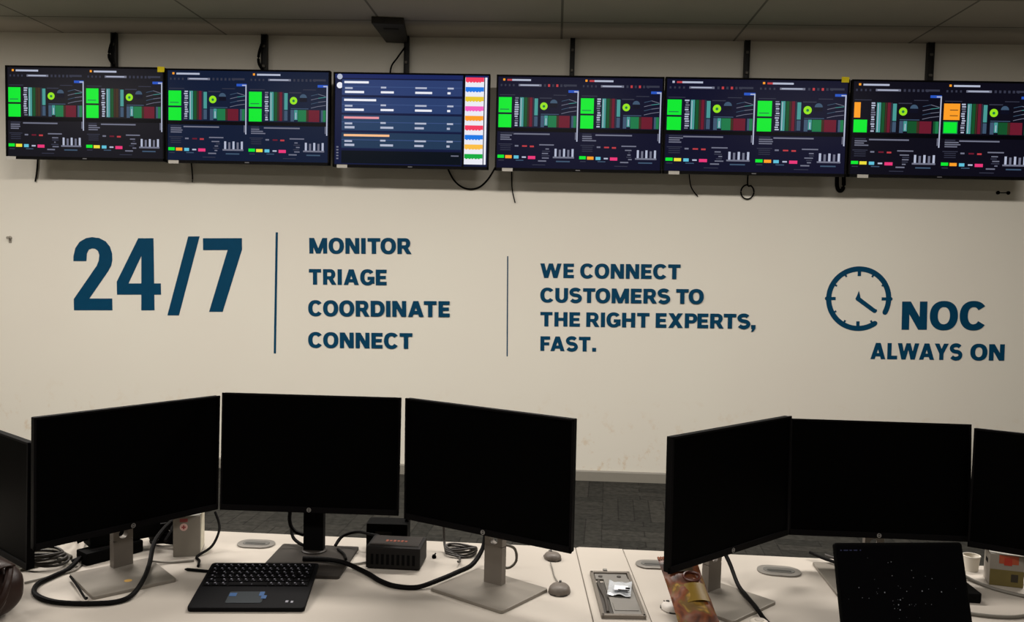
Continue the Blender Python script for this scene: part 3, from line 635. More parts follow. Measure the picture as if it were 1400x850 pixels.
# ------------------------------------------------------------------ desk monitors
def ring_plate(b, w_, h_, hole, z0, y0, y1, mi=0):
    """square plate piece w x h with a round hole in the middle"""
    n = 24; V = []; F = []
    for yy in (y0, y1):
        for rr in (0, 1):
            for k in range(n):
                a = 2 * PI * k / n; c, s = math.cos(a), math.sin(a)
                if rr == 0: V.append((hole * c, yy, z0 + h_ / 2 + hole * s))
                else:
                    q = min((w_ / 2) / max(abs(c), 1e-6), (h_ / 2) / max(abs(s), 1e-6)); V.append((c * q, yy, z0 + h_ / 2 + s * q))
    for k in range(n):
        j = (k + 1) % n
        F += [[k, n + k, n + j, j], [2 * n + k, 2 * n + j, 3 * n + j, 3 * n + k], [k, j, 2 * n + j, 2 * n + k], [n + k, 3 * n + k, 3 * n + j, n + j]]
    b.raw(V, F, mi)
MW, MH = 0.525, 0.343
def monitor(x, y, zb, yaw, tilt, label, base, stand='silver', gap=0.065, sticker=False, foot_mat=None, group='black desk monitors'):
    """x,y,zb: bottom centre of the front face; base: (x, y, yaw, width, depth) of the foot plate"""
    n = Vector((math.sin(yaw), -math.cos(yaw)))
    nx, ny = x - n.x * gap, y - n.y * gap
    t = thing('monitor', label, 'monitor', (nx, ny, DZ), (0, 0, yaw), group)
    pm = Matrix.Translation((0, -gap, zb - DZ)) @ Matrix.Rotation(-tilt, 4, 'X')
    b = MB(); b.box((0, 0.0115, MH / 2), (MW - 0.003, 0.017, MH - 0.002), bev=0.003, M=pm); b.box((0, 0.032, MH * 0.48), (0.30, 0.03, 0.24), bev=0.01, M=pm)
    b.build('housing', black_plastic, t)
    b = MB(); bz = 0.006; ch = 0.017
    for c, d in (((0, 0.001, MH - bz / 2), (MW, 0.006, bz)), ((0, 0.001, ch / 2), (MW, 0.006, ch)), ((-MW / 2 + bz / 2, 0.001, MH / 2), (bz, 0.006, MH)), ((MW / 2 - bz / 2, 0.001, MH / 2), (bz, 0.006, MH))): b.box(c, d, bev=0.0012, M=pm)
    bzl = b.build('bezel', bezel_dark, t)
    b = MB(); b.box((0, 0.003, MH / 2 + ch / 2 - bz / 2), (MW - 2 * bz, 0.003, MH - bz - ch), M=pm); b.build('screen', black_glass, t)
    b = MB()
    for k in range(14):
        a0, a1 = 2 * PI * k / 14, 2 * PI * (k + 1) / 14
        b.prism([(0.0065 * math.cos(a0), ch / 2 + 0.0065 * math.sin(a0)), (0.0065 * math.cos(a1), ch / 2 + 0.0065 * math.sin(a1)), (0.005 * math.cos(a1), ch / 2 + 0.005 * math.sin(a1)), (0.005 * math.cos(a0), ch / 2 + 0.005 * math.sin(a0))], -0.0028, -0.0018, M=pm)
    for k in range(3): b.box((-0.003 + 0.003 * k, -0.0023, ch / 2), (0.0015, 0.001, 0.005), M=pm)
    b.build('maker_badge', mat('badge_silver', (150, 148, 146), 0.35, metal=0.5), bzl)
    sm = {'silver': stand_grey, 'black': soft_black}[stand]
    top = zb - DZ + MH * 0.62
    b = MB(); hw = 0.056 if stand == 'silver' else 0.060
    hz = max(0.055, zb - DZ - 0.045)
    if stand == 'silver':
        b.box((0, 0, 0.008 + (hz - 0.008) / 2), (hw, 0.022, hz - 0.008)); ring_plate(b, hw, 0.036, 0.013, hz, -0.011, 0.011); b.box((0, 0, (hz + 0.036 + top) / 2), (hw, 0.022, top - hz - 0.036))
    else:
        b.box((0, 0, top / 2), (hw, 0.03, top - 0.012), bev=0.004)
        b.box((0, -0.017, hz + 0.02), (0.016, 0.004, 0.03), bev=0.004)
    b.build('neck', sm, t)
    b = MB(); b.box((0, 0.004, zb - DZ + MH * 0.5), (0.10, 0.028, 0.10), bev=0.004); b.build('mount_block', sm, t)
    bx, by, byaw, bw, bd = base
    lm = Matrix.Rotation(-yaw, 4, 'Z') @ Matrix.Translation((bx - nx, by - ny, 0)) @ Matrix.Rotation(byaw, 4, 'Z')
    b = MB(); b.prism(rrect(bw, bd, 0.008, 4), 0.0, 0.009, axis='z', bev=0.002, M=lm)
    foot = b.build('base', foot_mat or (silver if stand == 'silver' else dark_stand), t)
    if stand == 'black':
        b = MB(); b.lathe([(0.038, 0.0085), (0.038, 0.013), (0.034, 0.015)], 28); b.build('swivel', dark_stand, foot)
    if sticker:
        b = MB(); b.lathe([(0.010, 0.0088), (0.010, 0.0096)], 18, M=lm @ Matrix.Translation(sticker)); o = b.build('sticker', mat('gold_sticker', (214, 170, 90), 0.4, metal=0.3), foot); o['label'] = 'round gold sticker'
    return t
D2 = math.degrees
monitor(-1.146, 2.387, 0.843, 0.924, -0.03, 'left monitor of the left desk trio, angled right, gold dot on its foot', (-1.155, 2.345, 0.76, 0.215, 0.215), sticker=(0.0, -0.045, 0))
monitor(-0.698, 2.545, 0.858, 0.011, 0.043, 'middle monitor of the left desk trio, on a black stand behind the keyboard', (-0.692, 2.535, 0.0, 0.235, 0.258), stand='black')
monitor(-0.174, 2.351, 0.873, -0.483, -0.01, 'right monitor of the left desk trio, angled left on a silver stand', (-0.155, 2.367, -0.60, 0.245, 0.205), sticker=None)
monitor(0.492, 2.380, 0.841, 0.757, 0.012, 'left monitor of the right desk trio, behind the snack packet', (0.468, 2.350, 0.80, 0.205, 0.19))
monitor(0.972, 2.650, 0.814, -0.007, 0.10, 'middle monitor of the right desk trio, behind the laptop', (0.930, 2.555, -0.02, 0.28, 0.26), gap=0.045)
monitor(1.435, 2.475, 0.815, -0.50, 0.02, 'monitor cut off by the right edge of the photo, above the carton', (1.46, 2.47, -0.5, 0.24, 0.20))
monitor(-1.595, 2.440, 0.752, -0.64, 0.02, 'monitor cut off by the left edge of the photo, above the brown bag', (-1.535, 2.475, -0.62, 0.26, 0.21), foot_mat=mat('foot_shaded', (84, 80, 70), 0.5, metal=0.2))  # silver foot coloured darker to stand for the shade it lies in

# ------------------------------------------------------------------ keyboard
kb = thing('keyboard', 'flat black keyboard with touchpad and blue stickers on the left desk', 'keyboard', (-0.762, 2.276, DZ + 0.0172), (0.142, 0, 0.105))
KW, KD = 0.290, 0.236
b = MB(); b.prism(rrect(KW, KD, 0.010, 5), 0, 0.012, axis='z', bev=0.003); b.build('deck', mat('deck_black', (11, 11, 13), 0.6, spec=0.07, var=0.06), kb)
b = MB(); b.box((0, 0.048, 0.0122), (KW - 0.016, 0.120, 0.001)); b.build('key_well', soft_black, kb)
for sx in (-1, 1):
    b = MB(); b.box((sx * 0.12, 0.103, -0.0012), (0.03, 0.012, 0.031), bev=0.002, M=Matrix.Rotation(-0.142, 4, 'X')); b.build('flip_foot', soft_black, kb)
km = mat('key_black', (6, 6, 8), 0.6, spec=0.06)
kmesh = {}
def key_mesh(wd):
    if wd in kmesh: return kmesh[wd]
    b = MB(); b.box((0, 0, 0.0012), (wd, 0.0162, 0.0026), bev=0.0008)
    b.box((-wd * 0.18, 0.003, 0.0027), (0.0042, 0.0050, 0.0003), 1); b.box((wd * 0.1, -0.004, 0.0027), (0.0030, 0.0022, 0.0003), 1)
    o = b.build('key', [km, mat('key_legend', (112, 112, 122), 0.6)], kb); kmesh[wd] = o.data
    C.objects.unlink(o); bpy.data.objects.remove(o); return kmesh[wd]
rows = [14, 14, 13, 13, 12, 9]
for r, n in enumerate(rows):
    yk = 0.0975 - r * 0.0198
    tot = KW - 0.022
    ws = [1.0] * n
    if r == 1: ws[-1] = 1.5
    if r == 2: ws[0] = 1.5
    if r == 3: ws[0] = 1.7; ws[-1] = 1.8
    if r == 4: ws[0] = 2.1; ws[-1] = 2.2
    if r == 5: ws[3] = 5.0
    s = tot / sum(ws); x = -tot / 2
    for q in ws:
        wd = round(q * s - 0.003, 4)
        o = bpy.data.objects.new('key', key_mesh(wd)); C.objects.link(o); o.parent = kb; o.location = (x + q * s / 2, yk, 0.0125); x += q * s
b = MB(); b.prism(rrect(0.090, 0.056, 0.004, 4, -0.012, -0.068), 0.0118, 0.0130, axis='z', bev=0.0004); b.build('touchpad', mat('touchpad', (20, 30, 36), 0.5, spec=0.2), kb)
bl = mat('sticker_blue', (10, 66, 116), 0.6)
for c, d in (((-0.046, -0.056, 0.0133), (0.018, 0.016, 0.0006)), ((0.026, -0.052, 0.0133), (0.012, 0.020, 0.0006)), ((0.034, -0.068, 0.0133), (0.013, 0.016, 0.0006))):
    b = MB(); b.box(c, d); o = b.build('sticker', bl, kb); o['label'] = 'small blue sticker'
b = MB(); b.box((0.096, -0.088, 0.0124), (0.007, 0.009, 0.0006)); b.box((0.109, -0.090, 0.0124), (0.006, 0.009, 0.0006)); b.build('indicator', mat('indicator', (130, 130, 140), 0.5), kb)
b = MB(); b.tube([(-0.046, 0.006, 0), (0.03, -0.004, 0), (0.05, -0.008, 0)], 0.0045, smooth=2); b.lathe([(0.0045, 0), (0.0015, 0.008)], 8, M=Matrix.Translation((-0.046, 0.006, 0)) @ Matrix.Rotation(-PI / 2, 4, 'Y'))
tag(b.build('pen', soft_black, smooth=True, loc=(-0.962, 2.418, DZ + 0.005)), 'short black pen lying at the left edge of the keyboard', 'pen')

# ------------------------------------------------------------------ small boxes behind the left monitors
t = thing('docking_box', 'black box with faint orange marking right of the black monitor stand', 'box', (-0.440, 2.553, DZ), (0, 0, -0.03))
b = MB(); b.box((0, 0, 0.034), (0.158, 0.112, 0.062), bev=0.006); b.build('case', mat('dock_black', (17, 15, 14), 0.55, spec=0.2, var=0.1), t)
b = MB(); b.box((0, 0.004, 0.0655), (0.14, 0.085, 0.002), bev=0.0008); b.build('lid_panel', mat('dock_lid', (36, 32, 29), 0.55, spec=0.2), t)
b = MB()
for k in range(6): b.box((-0.028 + 0.011 * k, 0.0, 0.067), (0.007, 0.011 if k % 2 else 0.016, 0.0006))
b.build('marking', mat('orange_print', (112, 52, 32), 0.6), t)
b = MB()
for k in range(9): b.box((-0.06 + k * 0.015, -0.0562, 0.03), (0.008, 0.001, 0.03))
b.build('vent', soft_black, t)
for sx in (-1, 1):
    for sy in (-1, 1):
        b = MB(); b.lathe([(0.007, 0), (0.007, 0.004)], 12, M=Matrix.Translation((sx * 0.065, sy * 0.042, 0))); b.build('foot', soft_black, t)
t = thing('power_box', 'small black box standing behind the orange-marked box', 'box', (-0.487, 2.672, DZ), (0, 0, 0.03))
b = MB(); b.box((0, 0, 0.045), (0.125, 0.07, 0.09), bev=0.006); b.build('case', soft_black, t)
b = MB(); b.box((-0.01, -0.0355, 0.06), (0.05, 0.001, 0.012)); b.build('front_strip', mat('strip_dark', (40, 38, 36), 0.5), t)
b = MB(); b.tube([(0.055, 0, 0.09), (0.064, -0.005, 0.12), (0.062, 0.01, 0.135)], 0.007); b.build('lead', cable_black, t, smooth=True)
# left carton with red print
def carton(name, label, x, y, yaw, wx, d, h, parts):
    t = thing(name, label, 'box', (x, y, DZ), (0, 0, yaw))
    b = MB(); b.box((0, 0, h / 2), (wx, d, h), bev=0.002); b.build('carton_body', mat(name + '_card', (128, 122, 112), 0.6, var=0.05), t)
    b = MB(); b.box((0, 0.0, h + 0.001), (wx * 0.98, d * 0.96, 0.002)); b.box((0, -d * 0.05, h + 0.003), (wx * 0.96, 0.006, 0.002)); b.build('top_flap', mat('carton_flap', (206, 202, 194), 0.6), t)
    for nm, c, dd, m, ll in parts:
        b = MB()
        if nm == 'disc': b.lathe([(dd, 0), (dd, 0.0008)], 20, M=Matrix.Translation(c) @ Matrix.Rotation(PI / 2, 4, 'X')); nm = 'printed_mark'
        else: b.box(c, dd)
        o = b.build(nm, m, t)
        if ll: o['label'] = ll
    return t
redp = mat('red_print', (150, 62, 62), 0.6); pinkp = mat('pink_print', (214, 176, 168), 0.6); orp = mat('orange_red_print', (150, 66, 36), 0.6); olive = mat('olive_print', (98, 86, 44), 0.6, var=0.2)
carton('carton', 'grey carton with small red round print behind the left monitor', -1.071, 2.587, 0.25, 0.076, 0.095, 0.119,
       [('disc', (-0.008, -0.0476, 0.088), 0.011, pinkp, 'pale pink round mark'), ('printed_mark', (-0.008, -0.0486, 0.088), (0.012, 0.0008, 0.004), redp, 'red cross mark'), ('printed_mark', (-0.008, -0.0486, 0.088), (0.004, 0.0008, 0.012), redp, None),
        ('printed_mark', (-0.008, -0.0478, 0.108), (0.022, 0.0008, 0.010), redp, 'dull red printed patch'), ('side_panel', (0.0384, 0, 0.064), (0.0008, 0.08, 0.11), mat('carton_side', (196, 190, 170), 0.6, var=0.2, scale=60), 'mottled pale side panel')])
carton('gift_carton', 'white carton with orange and olive print below the right cut-off monitor', 1.310, 2.600, -0.25, 0.088, 0.075, 0.090,
       [('printed_mark', (0.004, -0.0380, 0.077), (0.050, 0.0008, 0.024), orp, 'orange-red printed patch'), ('printed_mark', (0.002, -0.0388, 0.072), (0.020, 0.0008, 0.022), mat('red_orange', (150, 40, 20), 0.6), None),
        ('printed_band', (0, -0.0382, 0.024), (0.086, 0.0008, 0.046), olive, 'olive green printed band'), ('printed_mark', (0.02, -0.0390, 0.026), (0.018, 0.0008, 0.022), mat('dark_print', (44, 38, 26), 0.6), None),
        ('printed_mark', (-0.0447, 0.0, 0.062), (0.0008, 0.026, 0.012), soft_black, None), ('side_panel', (-0.0441, 0, 0.045), (0.0006, 0.072, 0.086), mat('carton_white', (168, 162, 154), 0.6), None)])
t = thing('paper_cup', 'white paper cup mostly hidden behind the laptop corner', 'cup', (1.262, 2.695, DZ))
b = MB(); b.lathe([(0.020, 0.0), (0.024, 0.042), (0.025, 0.044), (0.023, 0.042), (0.019, 0.006), (0.0, 0.005)], 28); b.build('cup_wall', mat('cup_white', (214, 208, 196), 0.6), t, smooth=True)
b = MB(); b.tube([(0.0242 * math.cos(2 * PI * k / 24), 0.0242 * math.sin(2 * PI * k / 24), 0.044) for k in range(25)], 0.0016, smooth=1); b.build('rim', mat('cup_white', (214, 208, 196)), t, smooth=True)

# ------------------------------------------------------------------ power adapters and cables behind the left monitor
def adapter(x, y, yaw, lab, wx, d, h, z=0.0):
    t = thing('power_adapter', lab, 'power adapter', (x, y, DZ + z), (0, 0, yaw), 'black power adapters')
    b = MB(); b.box((0, 0, h / 2), (wx, d, h), bev=0.006); b.build('case', soft_black, t)
    b = MB(); b.box((0, 0, h + 0.0003), (wx * 0.7, d * 0.55, 0.0006)); b.build('rating_label', mat('rating_label', (24, 22, 22), 0.7, spec=0.05), t)
    b = MB(); b.tube([(-wx / 2, 0, h * 0.5), (-wx / 2 - 0.014, 0, h * 0.45), (-wx / 2 - 0.026, 0.002, h * 0.36)], 0.006); b.build('strain_relief', cable_black, t, smooth=True)
    return t
adapter(-1.275, 2.515, 0.95, 'long black power adapter at left of the angled monitor neck', 0.17, 0.062, 0.036)
adapter(-1.262, 2.562, 0.78, 'black power adapter stacked on another behind the angled left monitor neck', 0.20, 0.070, 0.044, 0.0375)
b = MB(); rnd = random.Random(3)
for k in range(6):
    pts = []
    for j in range(13):
        a = 2 * PI * j / 12 + k; pts.append((0.050 * math.cos(a) * (1 + 0.05 * (k % 3)), 0.034 * math.sin(a) * (1 - 0.06 * (k % 2)), 0.008 + 0.011 * k + 0.004 * math.sin(3 * a + k)))
    b.tube(pts, 0.0062)
tag(b.build('cable_coil', cable_black, smooth=True, loc=(-1.168, 2.662, DZ)), 'black coil of cable between the left monitor neck and the carton', 'cable')
z0 = DZ + 0.0075
cable([(-1.10, 2.72, z0), (-1.122, 2.62, z0 + .075), (-1.132, 2.50, z0 + .055), (-1.108, 2.405, z0 + .016), (-1.076, 2.30, z0 + .012), (-1.064, 2.215, z0 + .004), (-1.082, 2.178, z0), (-1.121, 2.160, z0), (-1.186, 2.152, z0), (-1.242, 2.158, z0), (-1.296, 2.185, z0), (-1.330, 2.222, z0),
       (-1.347, 2.272, z0), (-1.337, 2.333, z0), (-1.325, 2.379, z0 + .002), (-1.328, 2.44, z0 + .01)], 0.0065, 'thick black cable looping round the foot of the left monitor')
cable([(-1.17, 2.64, DZ + .05), (-1.14, 2.62, DZ + .078), (-1.112, 2.56, DZ + .07), (-1.114, 2.52, DZ + .05)], 0.006, 'short black cable arching from the coil to the carton')
cable([(-1.286, 2.318, DZ + .012), (-1.276, 2.306, DZ + .0125), (-1.225, 2.245, DZ + .0125), (-1.171, 2.178, DZ + .0120), (-1.158, 2.163, DZ + .018)], 0.0032, 'thin dark cable lying across the corner of the left monitor foot')
cable([(-1.39, 2.28, DZ + .004), (-1.345, 2.34, DZ + .004), (-1.31, 2.40, DZ + .004), (-1.36, 2.52, DZ + .004), (-1.42, 2.66, DZ + .004)], 0.003, 'thin grey cable running from the bag to behind the left monitor', cable_grey)
cable([(-1.02, 2.50, DZ + .004), (-1.085, 2.475, DZ + .004), (-1.13, 2.46, DZ + .012)], 0.003, 'thin dark cable in front of the grey carton', cable_grey)
cable([(-1.02, 2.66, DZ + .10), (-0.995, 2.63, DZ + .06), (-1.0, 2.585, DZ + .02), (-1.025, 2.535, DZ + .004), (-1.005, 2.50, DZ + .004), (-0.99, 2.455, DZ + .004)], 0.004, 'dark cable curling down the right side of the grey carton')
cable([(-1.50, 2.62, DZ + .03), (-1.44, 2.55, DZ + .05), (-1.38, 2.53, DZ + .055), (-1.33, 2.585, DZ + .05), (-1.30, 2.66, DZ + .02)], 0.004, 'dark cable arching behind the left monitor corner')
cable([(-1.46, 2.66, DZ + .01), (-1.42, 2.60, DZ + .03), (-1.40, 2.52, DZ + .085), (-1.41, 2.50, DZ + .14)], 0.006, 'pale cable rising between the two leftmost monitors', mat('cable_white', (196, 190, 178), 0.6))
b = MB(); rnd = random.Random(21)
for k in range(4):
    pts = []
    for j in range(11):
        a = 2 * PI * j / 10 + k * 0.9; pts.append((0.062 * math.cos(a) * (1 - 0.1 * k), 0.040 * math.sin(a) * (1 + 0.08 * math.sin(3 * a + k)), 0.005 + 0.008 * k + 0.004 * math.sin(2 * a + k)))
    b.tube(pts, 0.0038)
tag(b.build('cable_tangle', mat('cable_dark_grey', (58, 54, 50), 0.55), smooth=True, loc=(-1.415, 2.425, DZ + 0.009)), 'grey tangle of thin cables on the foot of the far left monitor', 'cable')
# cables round the black stand and out to the right monitor
cable([(-0.707, 2.516, DZ + .0165), (-0.654, 2.520, DZ + .0165), (-0.590, 2.502, DZ + .0165), (-0.535, 2.475, DZ + .008), (-0.492, 2.432, z0), (-0.458, 2.392, z0), (-0.41, 2.358, z0), (-0.35, 2.355, z0), (-0.295, 2.388, DZ + .0175), (-0.251, 2.455, DZ + .0175), (-0.215, 2.520, DZ + .0185), (-0.190, 2.58, DZ + .05), (-0.185, 2.61, DZ + .10)], 0.0068, 'thick black cable snaking from the black stand to the right monitor')
cable([(-0.78, 2.66, DZ + .15), (-0.785, 2.645, DZ + .09), (-0.765, 2.64, DZ + .055), (-0.715, 2.635, DZ + .045), (-0.69, 2.632, DZ + .05)], 0.006, 'black cable drooping left of the black monitor stand')
cable([(-0.79, 2.68, DZ + .06), (-0.775, 2.655, DZ + .03), (-0.735, 2.63, DZ + .016), (-0.705, 2.625, DZ + .016)], 0.005, 'lower black cable drooping left of the black monitor stand')
cable([(-0.64, 2.63, DZ + .02), (-0.625, 2.66, DZ + .04), (-0.58, 2.66, DZ + .055), (-0.53, 2.625, DZ + .06), (-0.50, 2.605, DZ + .062)], 0.005, 'black cable between the black stand and the orange-marked box')
cable([(-0.63, 2.62, DZ + .013), (-0.60, 2.575, DZ + .013), (-0.585, 2.535, DZ + .013)], 0.004, 'short black cable lying on the foot of the black stand')
cable([(-0.57, 2.52, DZ + .004), (-0.545, 2.53, DZ + .004), (-0.525, 2.545, DZ + .004)], 0.003, 'short grey cable from the black stand foot to the box', cable_grey)
# tangle near the right monitor of the left trio
b = MB()
for k in range(4):
    pts = []
    for j in range(17):
        a = 2 * PI * j / 16 + k * 0.7; pts.append((0.044 * math.cos(a) * (1 + 0.08 * math.sin(2 * a + k)), 0.036 * math.sin(a) * (1 - 0.1 * k), 0.005 + 0.006 * k + 0.003 * math.sin(2 * a + k)))
    b.tube(pts, 0.0034)
b.tube([(-0.046, 0.0, 0.006), (-0.055, 0.03, 0.03), (-0.06, 0.05, 0.09), (-0.055, 0.08, 0.12)], 0.004)
b.tube([(0.0, -0.035, 0.006), (0.004, -0.075, 0.004), (0.002, -0.11, 0.016)], 0.0028)
tag(b.build('cable_tangle', mat('cable_dark_grey', (58, 54, 50), 0.55), smooth=True, loc=(-0.262, 2.654, DZ)), 'small dark tangle of thin cables right of the black box', 'cable')
b = MB(); b.lathe([(0.006, 0), (0.007, 0.004), (0.005, 0.010)], 10); b.tube([(0, 0, 0.008), (0.004, 0.004, 0.014)], 0.002, smooth=0)
tag(b.build('plug_cap', soft_black, loc=(-0.338, 2.612, DZ)), 'tiny black cap on the desk right of the orange-marked box', 'cap')
cable([(-0.128, 2.46, DZ + .10), (-0.095, 2.475, DZ + .085), (-0.088, 2.48, DZ + .05), (-0.105, 2.475, DZ + .03), (-0.13, 2.47, DZ + .03)], 0.004, 'thin cable looping out from the right silver neck', cable_grey)

# ------------------------------------------------------------------ mice
mg = mat('mouse_grey', (98, 90, 82), 0.5, var=0.12, scale=80); mdk = mat('mouse_dark', (46, 42, 38), 0.5)
def mouse(x, y, yaw, label, m, s=1.0, tail=None):
    t = thing('mouse', label, 'mouse', (x, y, DZ), (0, 0, yaw))
    def shell(z0, hgt, sx, sy, y_lo, y_hi, name, mm):
        b = MB(); V = []; F = []; n = 20; L = 7
        for j in range(L + 1):
            q = j / L; rr = math.cos(q * PI / 2) ** 0.55; zz = z0 + hgt * math.sin(q * PI / 2)
            for k in range(n):
                a = 2 * PI * k / n; yy = sy * rr * math.sin(a); V.append((sx * rr * math.cos(a) * (1 - 0.08 * math.sin(a)), max(min(yy, y_hi), y_lo), zz - 0.15 * hgt * (yy / sy if sy else 0) * q))
        for j in range(L):
            for k in range(n): F.append([j * n + k, j * n + (k + 1) % n, (j + 1) * n + (k + 1) % n, (j + 1) * n + k])
        F.append(list(range(n))[::-1]); F.append([L * n + k for k in range(n)])
        b.raw(V, F); b.build(name, mm, t, smooth=True)
    shell(0.002, 0.020 * s, 0.030 * s, 0.040 * s, -0.05 * s, 0.05 * s, 'shell', m)
    b = MB(); b.prism(rrect(0.052 * s, 0.078 * s, 0.022 * s, 6), 0, 0.004, axis='z'); b.build('underside', mdk, t)
    b = MB(); b.lathe([(0.008 * s, -0.003 * s), (0.008 * s, 0.003 * s)], 14, M=Matrix.Translation((0, 0.018 * s, 0.017 * s)) @ Matrix.Rotation(PI / 2, 4, 'Y')); b.build('scroll_wheel', mdk, t)
    b = MB(); b.box((0, 0.026 * s, 0.0150 * s), (0.0012, 0.030 * s, 0.003)); b.build('button_gap', mdk, t)
    return t
mouse(0.034, 2.385, -0.1, 'nearer grey mouse beside the right silver monitor foot', mg)
mouse(0.014, 2.650, 0.35, 'farther grey mouse under the corner of the right monitor', mg, 0.85)
cable([(0.031, 2.435, DZ + .006), (0.020, 2.49, DZ + .003), (0.014, 2.55, DZ + .003), (0.008, 2.60, DZ + .005)], 0.0018, 'thin grey cable joining the two grey mice', cable_grey)
mouse(0.322, 2.292, 0.5, 'white mouse half hidden behind the snack packet', mat('mouse_white', (214, 208, 200), 0.4), 0.8)

# ------------------------------------------------------------------ snack packet
def wrapper_material():
    m = bpy.data.materials.new('snack_wrapper'); m.use_nodes = True
    nt = m.node_tree; b = nt.nodes['Principled BSDF']; b.inputs['Roughness'].default_value = 0.42; b.inputs['Specular IOR Level'].default_value = 0.3
    tc = nt.nodes.new('ShaderNodeTexCoord'); nz = nt.nodes.new('ShaderNodeTexNoise'); nz.inputs['Scale'].default_value = 24; nz.inputs['Detail'].default_value = 2; nz.inputs['Distortion'].default_value = 0.8
    nt.links.new(tc.outputs['Object'], nz.inputs['Vector'])
    cr = nt.nodes.new('ShaderNodeValToRGB'); e = cr.color_ramp.elements
    e[0].position = 0.30; e[0].color = lin((44, 26, 18)); e[1].position = 0.72; e[1].color = lin((150, 116, 48))
    for p, c in ((0.42, (80, 42, 24)), (0.54, (112, 60, 30)), (0.63, (96, 74, 34))):
        k = e.new(p); k.color = lin(c)
    nt.links.new(nz.outputs['Fac'], cr.inputs[0]); nt.links.new(cr.outputs[0], b.inputs['Base Color'])
    return m
t = thing('snack_packet', 'brown and gold snack packet leaning on the right desk monitor', 'packet', (0.374, 2.168, DZ + 0.004), (math.radians(30), 0, 0.20))
PW, PH = 0.105, 0.215
V = []; F = []; nx, ny = 14, 22
for s in (1, -1):
    for j in range(ny + 1):
        for i in range(nx + 1):
            u = i / nx; v = j / ny
            puff = (math.sin(PI * u) ** 0.6) * (math.sin(PI * min(max((v - 0.05) / 0.9, 0), 1)) ** 0.5) * 0.02
            wr = 0.0025 * math.sin(v * 23 + u * 7) * math.sin(u * 13) * math.sin(PI * v)
            V.append(((u - .5) * PW * (1 - 0.04 * math.sin(PI * v)), v * PH, 0.012 + s * (puff + 0.0005) + wr))
N = (nx + 1) * (ny + 1)
for j in range(ny):
    for i in range(nx):
        a = j * (nx + 1) + i; F.append([a, a + 1, a + nx + 2, a + nx + 1]); F.append([N + a, N + a + nx + 1, N + a + nx + 2, N + a + 1])
for i in range(nx): F.append([i, N + i, N + i + 1, i + 1]); a = ny * (nx + 1) + i; F.append([a, a + 1, N + a + 1, N + a])
for j in range(ny): a = j * (nx + 1); F.append([a, a + nx + 1, N + a + nx + 1, N + a]); a += nx; F.append([a, N + a, N + a + nx + 1, a + nx + 1])
b = MB(); b.raw(V, F); b.build('pouch', wrapper_material(), t, smooth=True)
b = MB(); V, F = sheet(8, 8, 0.058, 0.055, lambda u, v: 0.0335 + 0.002 * math.sin(PI * u) - 0.006 * abs(u - .5) ** 2 * 4); b.raw(V, F, M=Matrix.Translation((0.012, 0.085, 0))); o = b.build('gold_panel', mat('gold_panel', (116, 92, 28), 0.45, spec=0.3, var=0.2), t, smooth=True); o['label'] = 'olive gold printed panel'
b = MB(); b.tube([(0.014 + 0.021 * math.cos(2 * PI * k / 20), 0.133 + 0.014 * math.sin(2 * PI * k / 20), 0.0325) for k in range(21)], 0.004, smooth=1); o = b.build('round_print', mat('brown_red_print', (78, 34, 22), 0.4), t, smooth=True)
b = MB(); V, F = sheet(8, 8, 0.066, 0.05, lambda u, v: 0.0318 + 0.002 * math.sin(PI * u) - 0.006 * abs(u - .5) ** 2 * 4); b.raw(V, F, M=Matrix.Translation((-0.006, 0.175, 0))); b.build('dark_panel', mat('dark_panel', (66, 56, 40), 0.4, var=0.3, scale=60), t, smooth=True)
b = MB()
for k in range(16): b.box((-PW / 2 + (k + .5) * PW / 16, PH - 0.004, 0.0125), (PW / 32, 0.010, 0.003))
b.build('crimp', mat('crimp_orange', (150, 84, 50), 0.4), t)
# ------------------------------------------------------------------ right desk cables and bits
cable([(0.476, 2.60, DZ + .12), (0.49, 2.575, DZ + .095), (0.512, 2.52, DZ + .055), (0.522, 2.44, DZ + .020), (0.530, 2.36, DZ + .0175), (0.540, 2.29, DZ + .014), (0.548, 2.235, z0), (0.56, 2.17, z0)], 0.0058, 'black cable curving down behind the left monitor of the right desk')
t = thing('white_cap', 'small round white cap at the bottom edge by the black cable', 'cap', (0.528, 2.205, DZ))
b = MB(); b.lathe([(0.021, 0), (0.023, 0.004), (0.022, 0.014), (0.016, 0.018)], 26); b.build('cap_body', mat('cap_white', (222, 214, 202), 0.5), t, smooth=True)
b = MB(); b.lathe([(0.012, 0.0178), (0.011, 0.020)], 20); b.build('cap_top', mat('cap_top', (196, 188, 178), 0.5), t)
cable([(0.80, 2.74, DZ + .02), (0.83, 2.70, DZ + .016), (0.86, 2.655, DZ + .018), (0.90, 2.62, DZ + .018), (0.95, 2.60, DZ + .018)], 0.005, 'black cable behind the laptop at its left corner')
cable([(0.84, 2.72, DZ + .02), (0.87, 2.69, DZ + .02), (0.92, 2.70, DZ + .025), (0.97, 2.67, DZ + .02)], 0.004, 'second dark cable behind the laptop at its left corner', mat('cable_dark_grey', (58, 54, 50)))
cable([(1.19, 2.64, DZ + .02), (1.215, 2.60, DZ + .006), (1.25, 2.53, DZ + .005), (1.30, 2.485, DZ + .005), (1.335, 2.465, DZ + .005), (1.325, 2.41, DZ + .005), (1.27, 2.355, DZ + .005), (1.20, 2.325, DZ + .005), (1.12, 2.33, DZ + .005), (1.05, 2.36, DZ + .005)], 0.005, 'grey cable sweeping round the white carton at right', cable_grey)
cable([(1.36, 2.62, DZ + .03), (1.375, 2.58, DZ + .02), (1.42, 2.55, DZ + .012), (1.46, 2.56, DZ + .012)], 0.006, 'black cable at the right edge beside the white carton')
t = thing('docking_station', 'flat black docking station peeking out right of the laptop', 'box', (1.105, 2.475, DZ), (0, 0, -0.05))
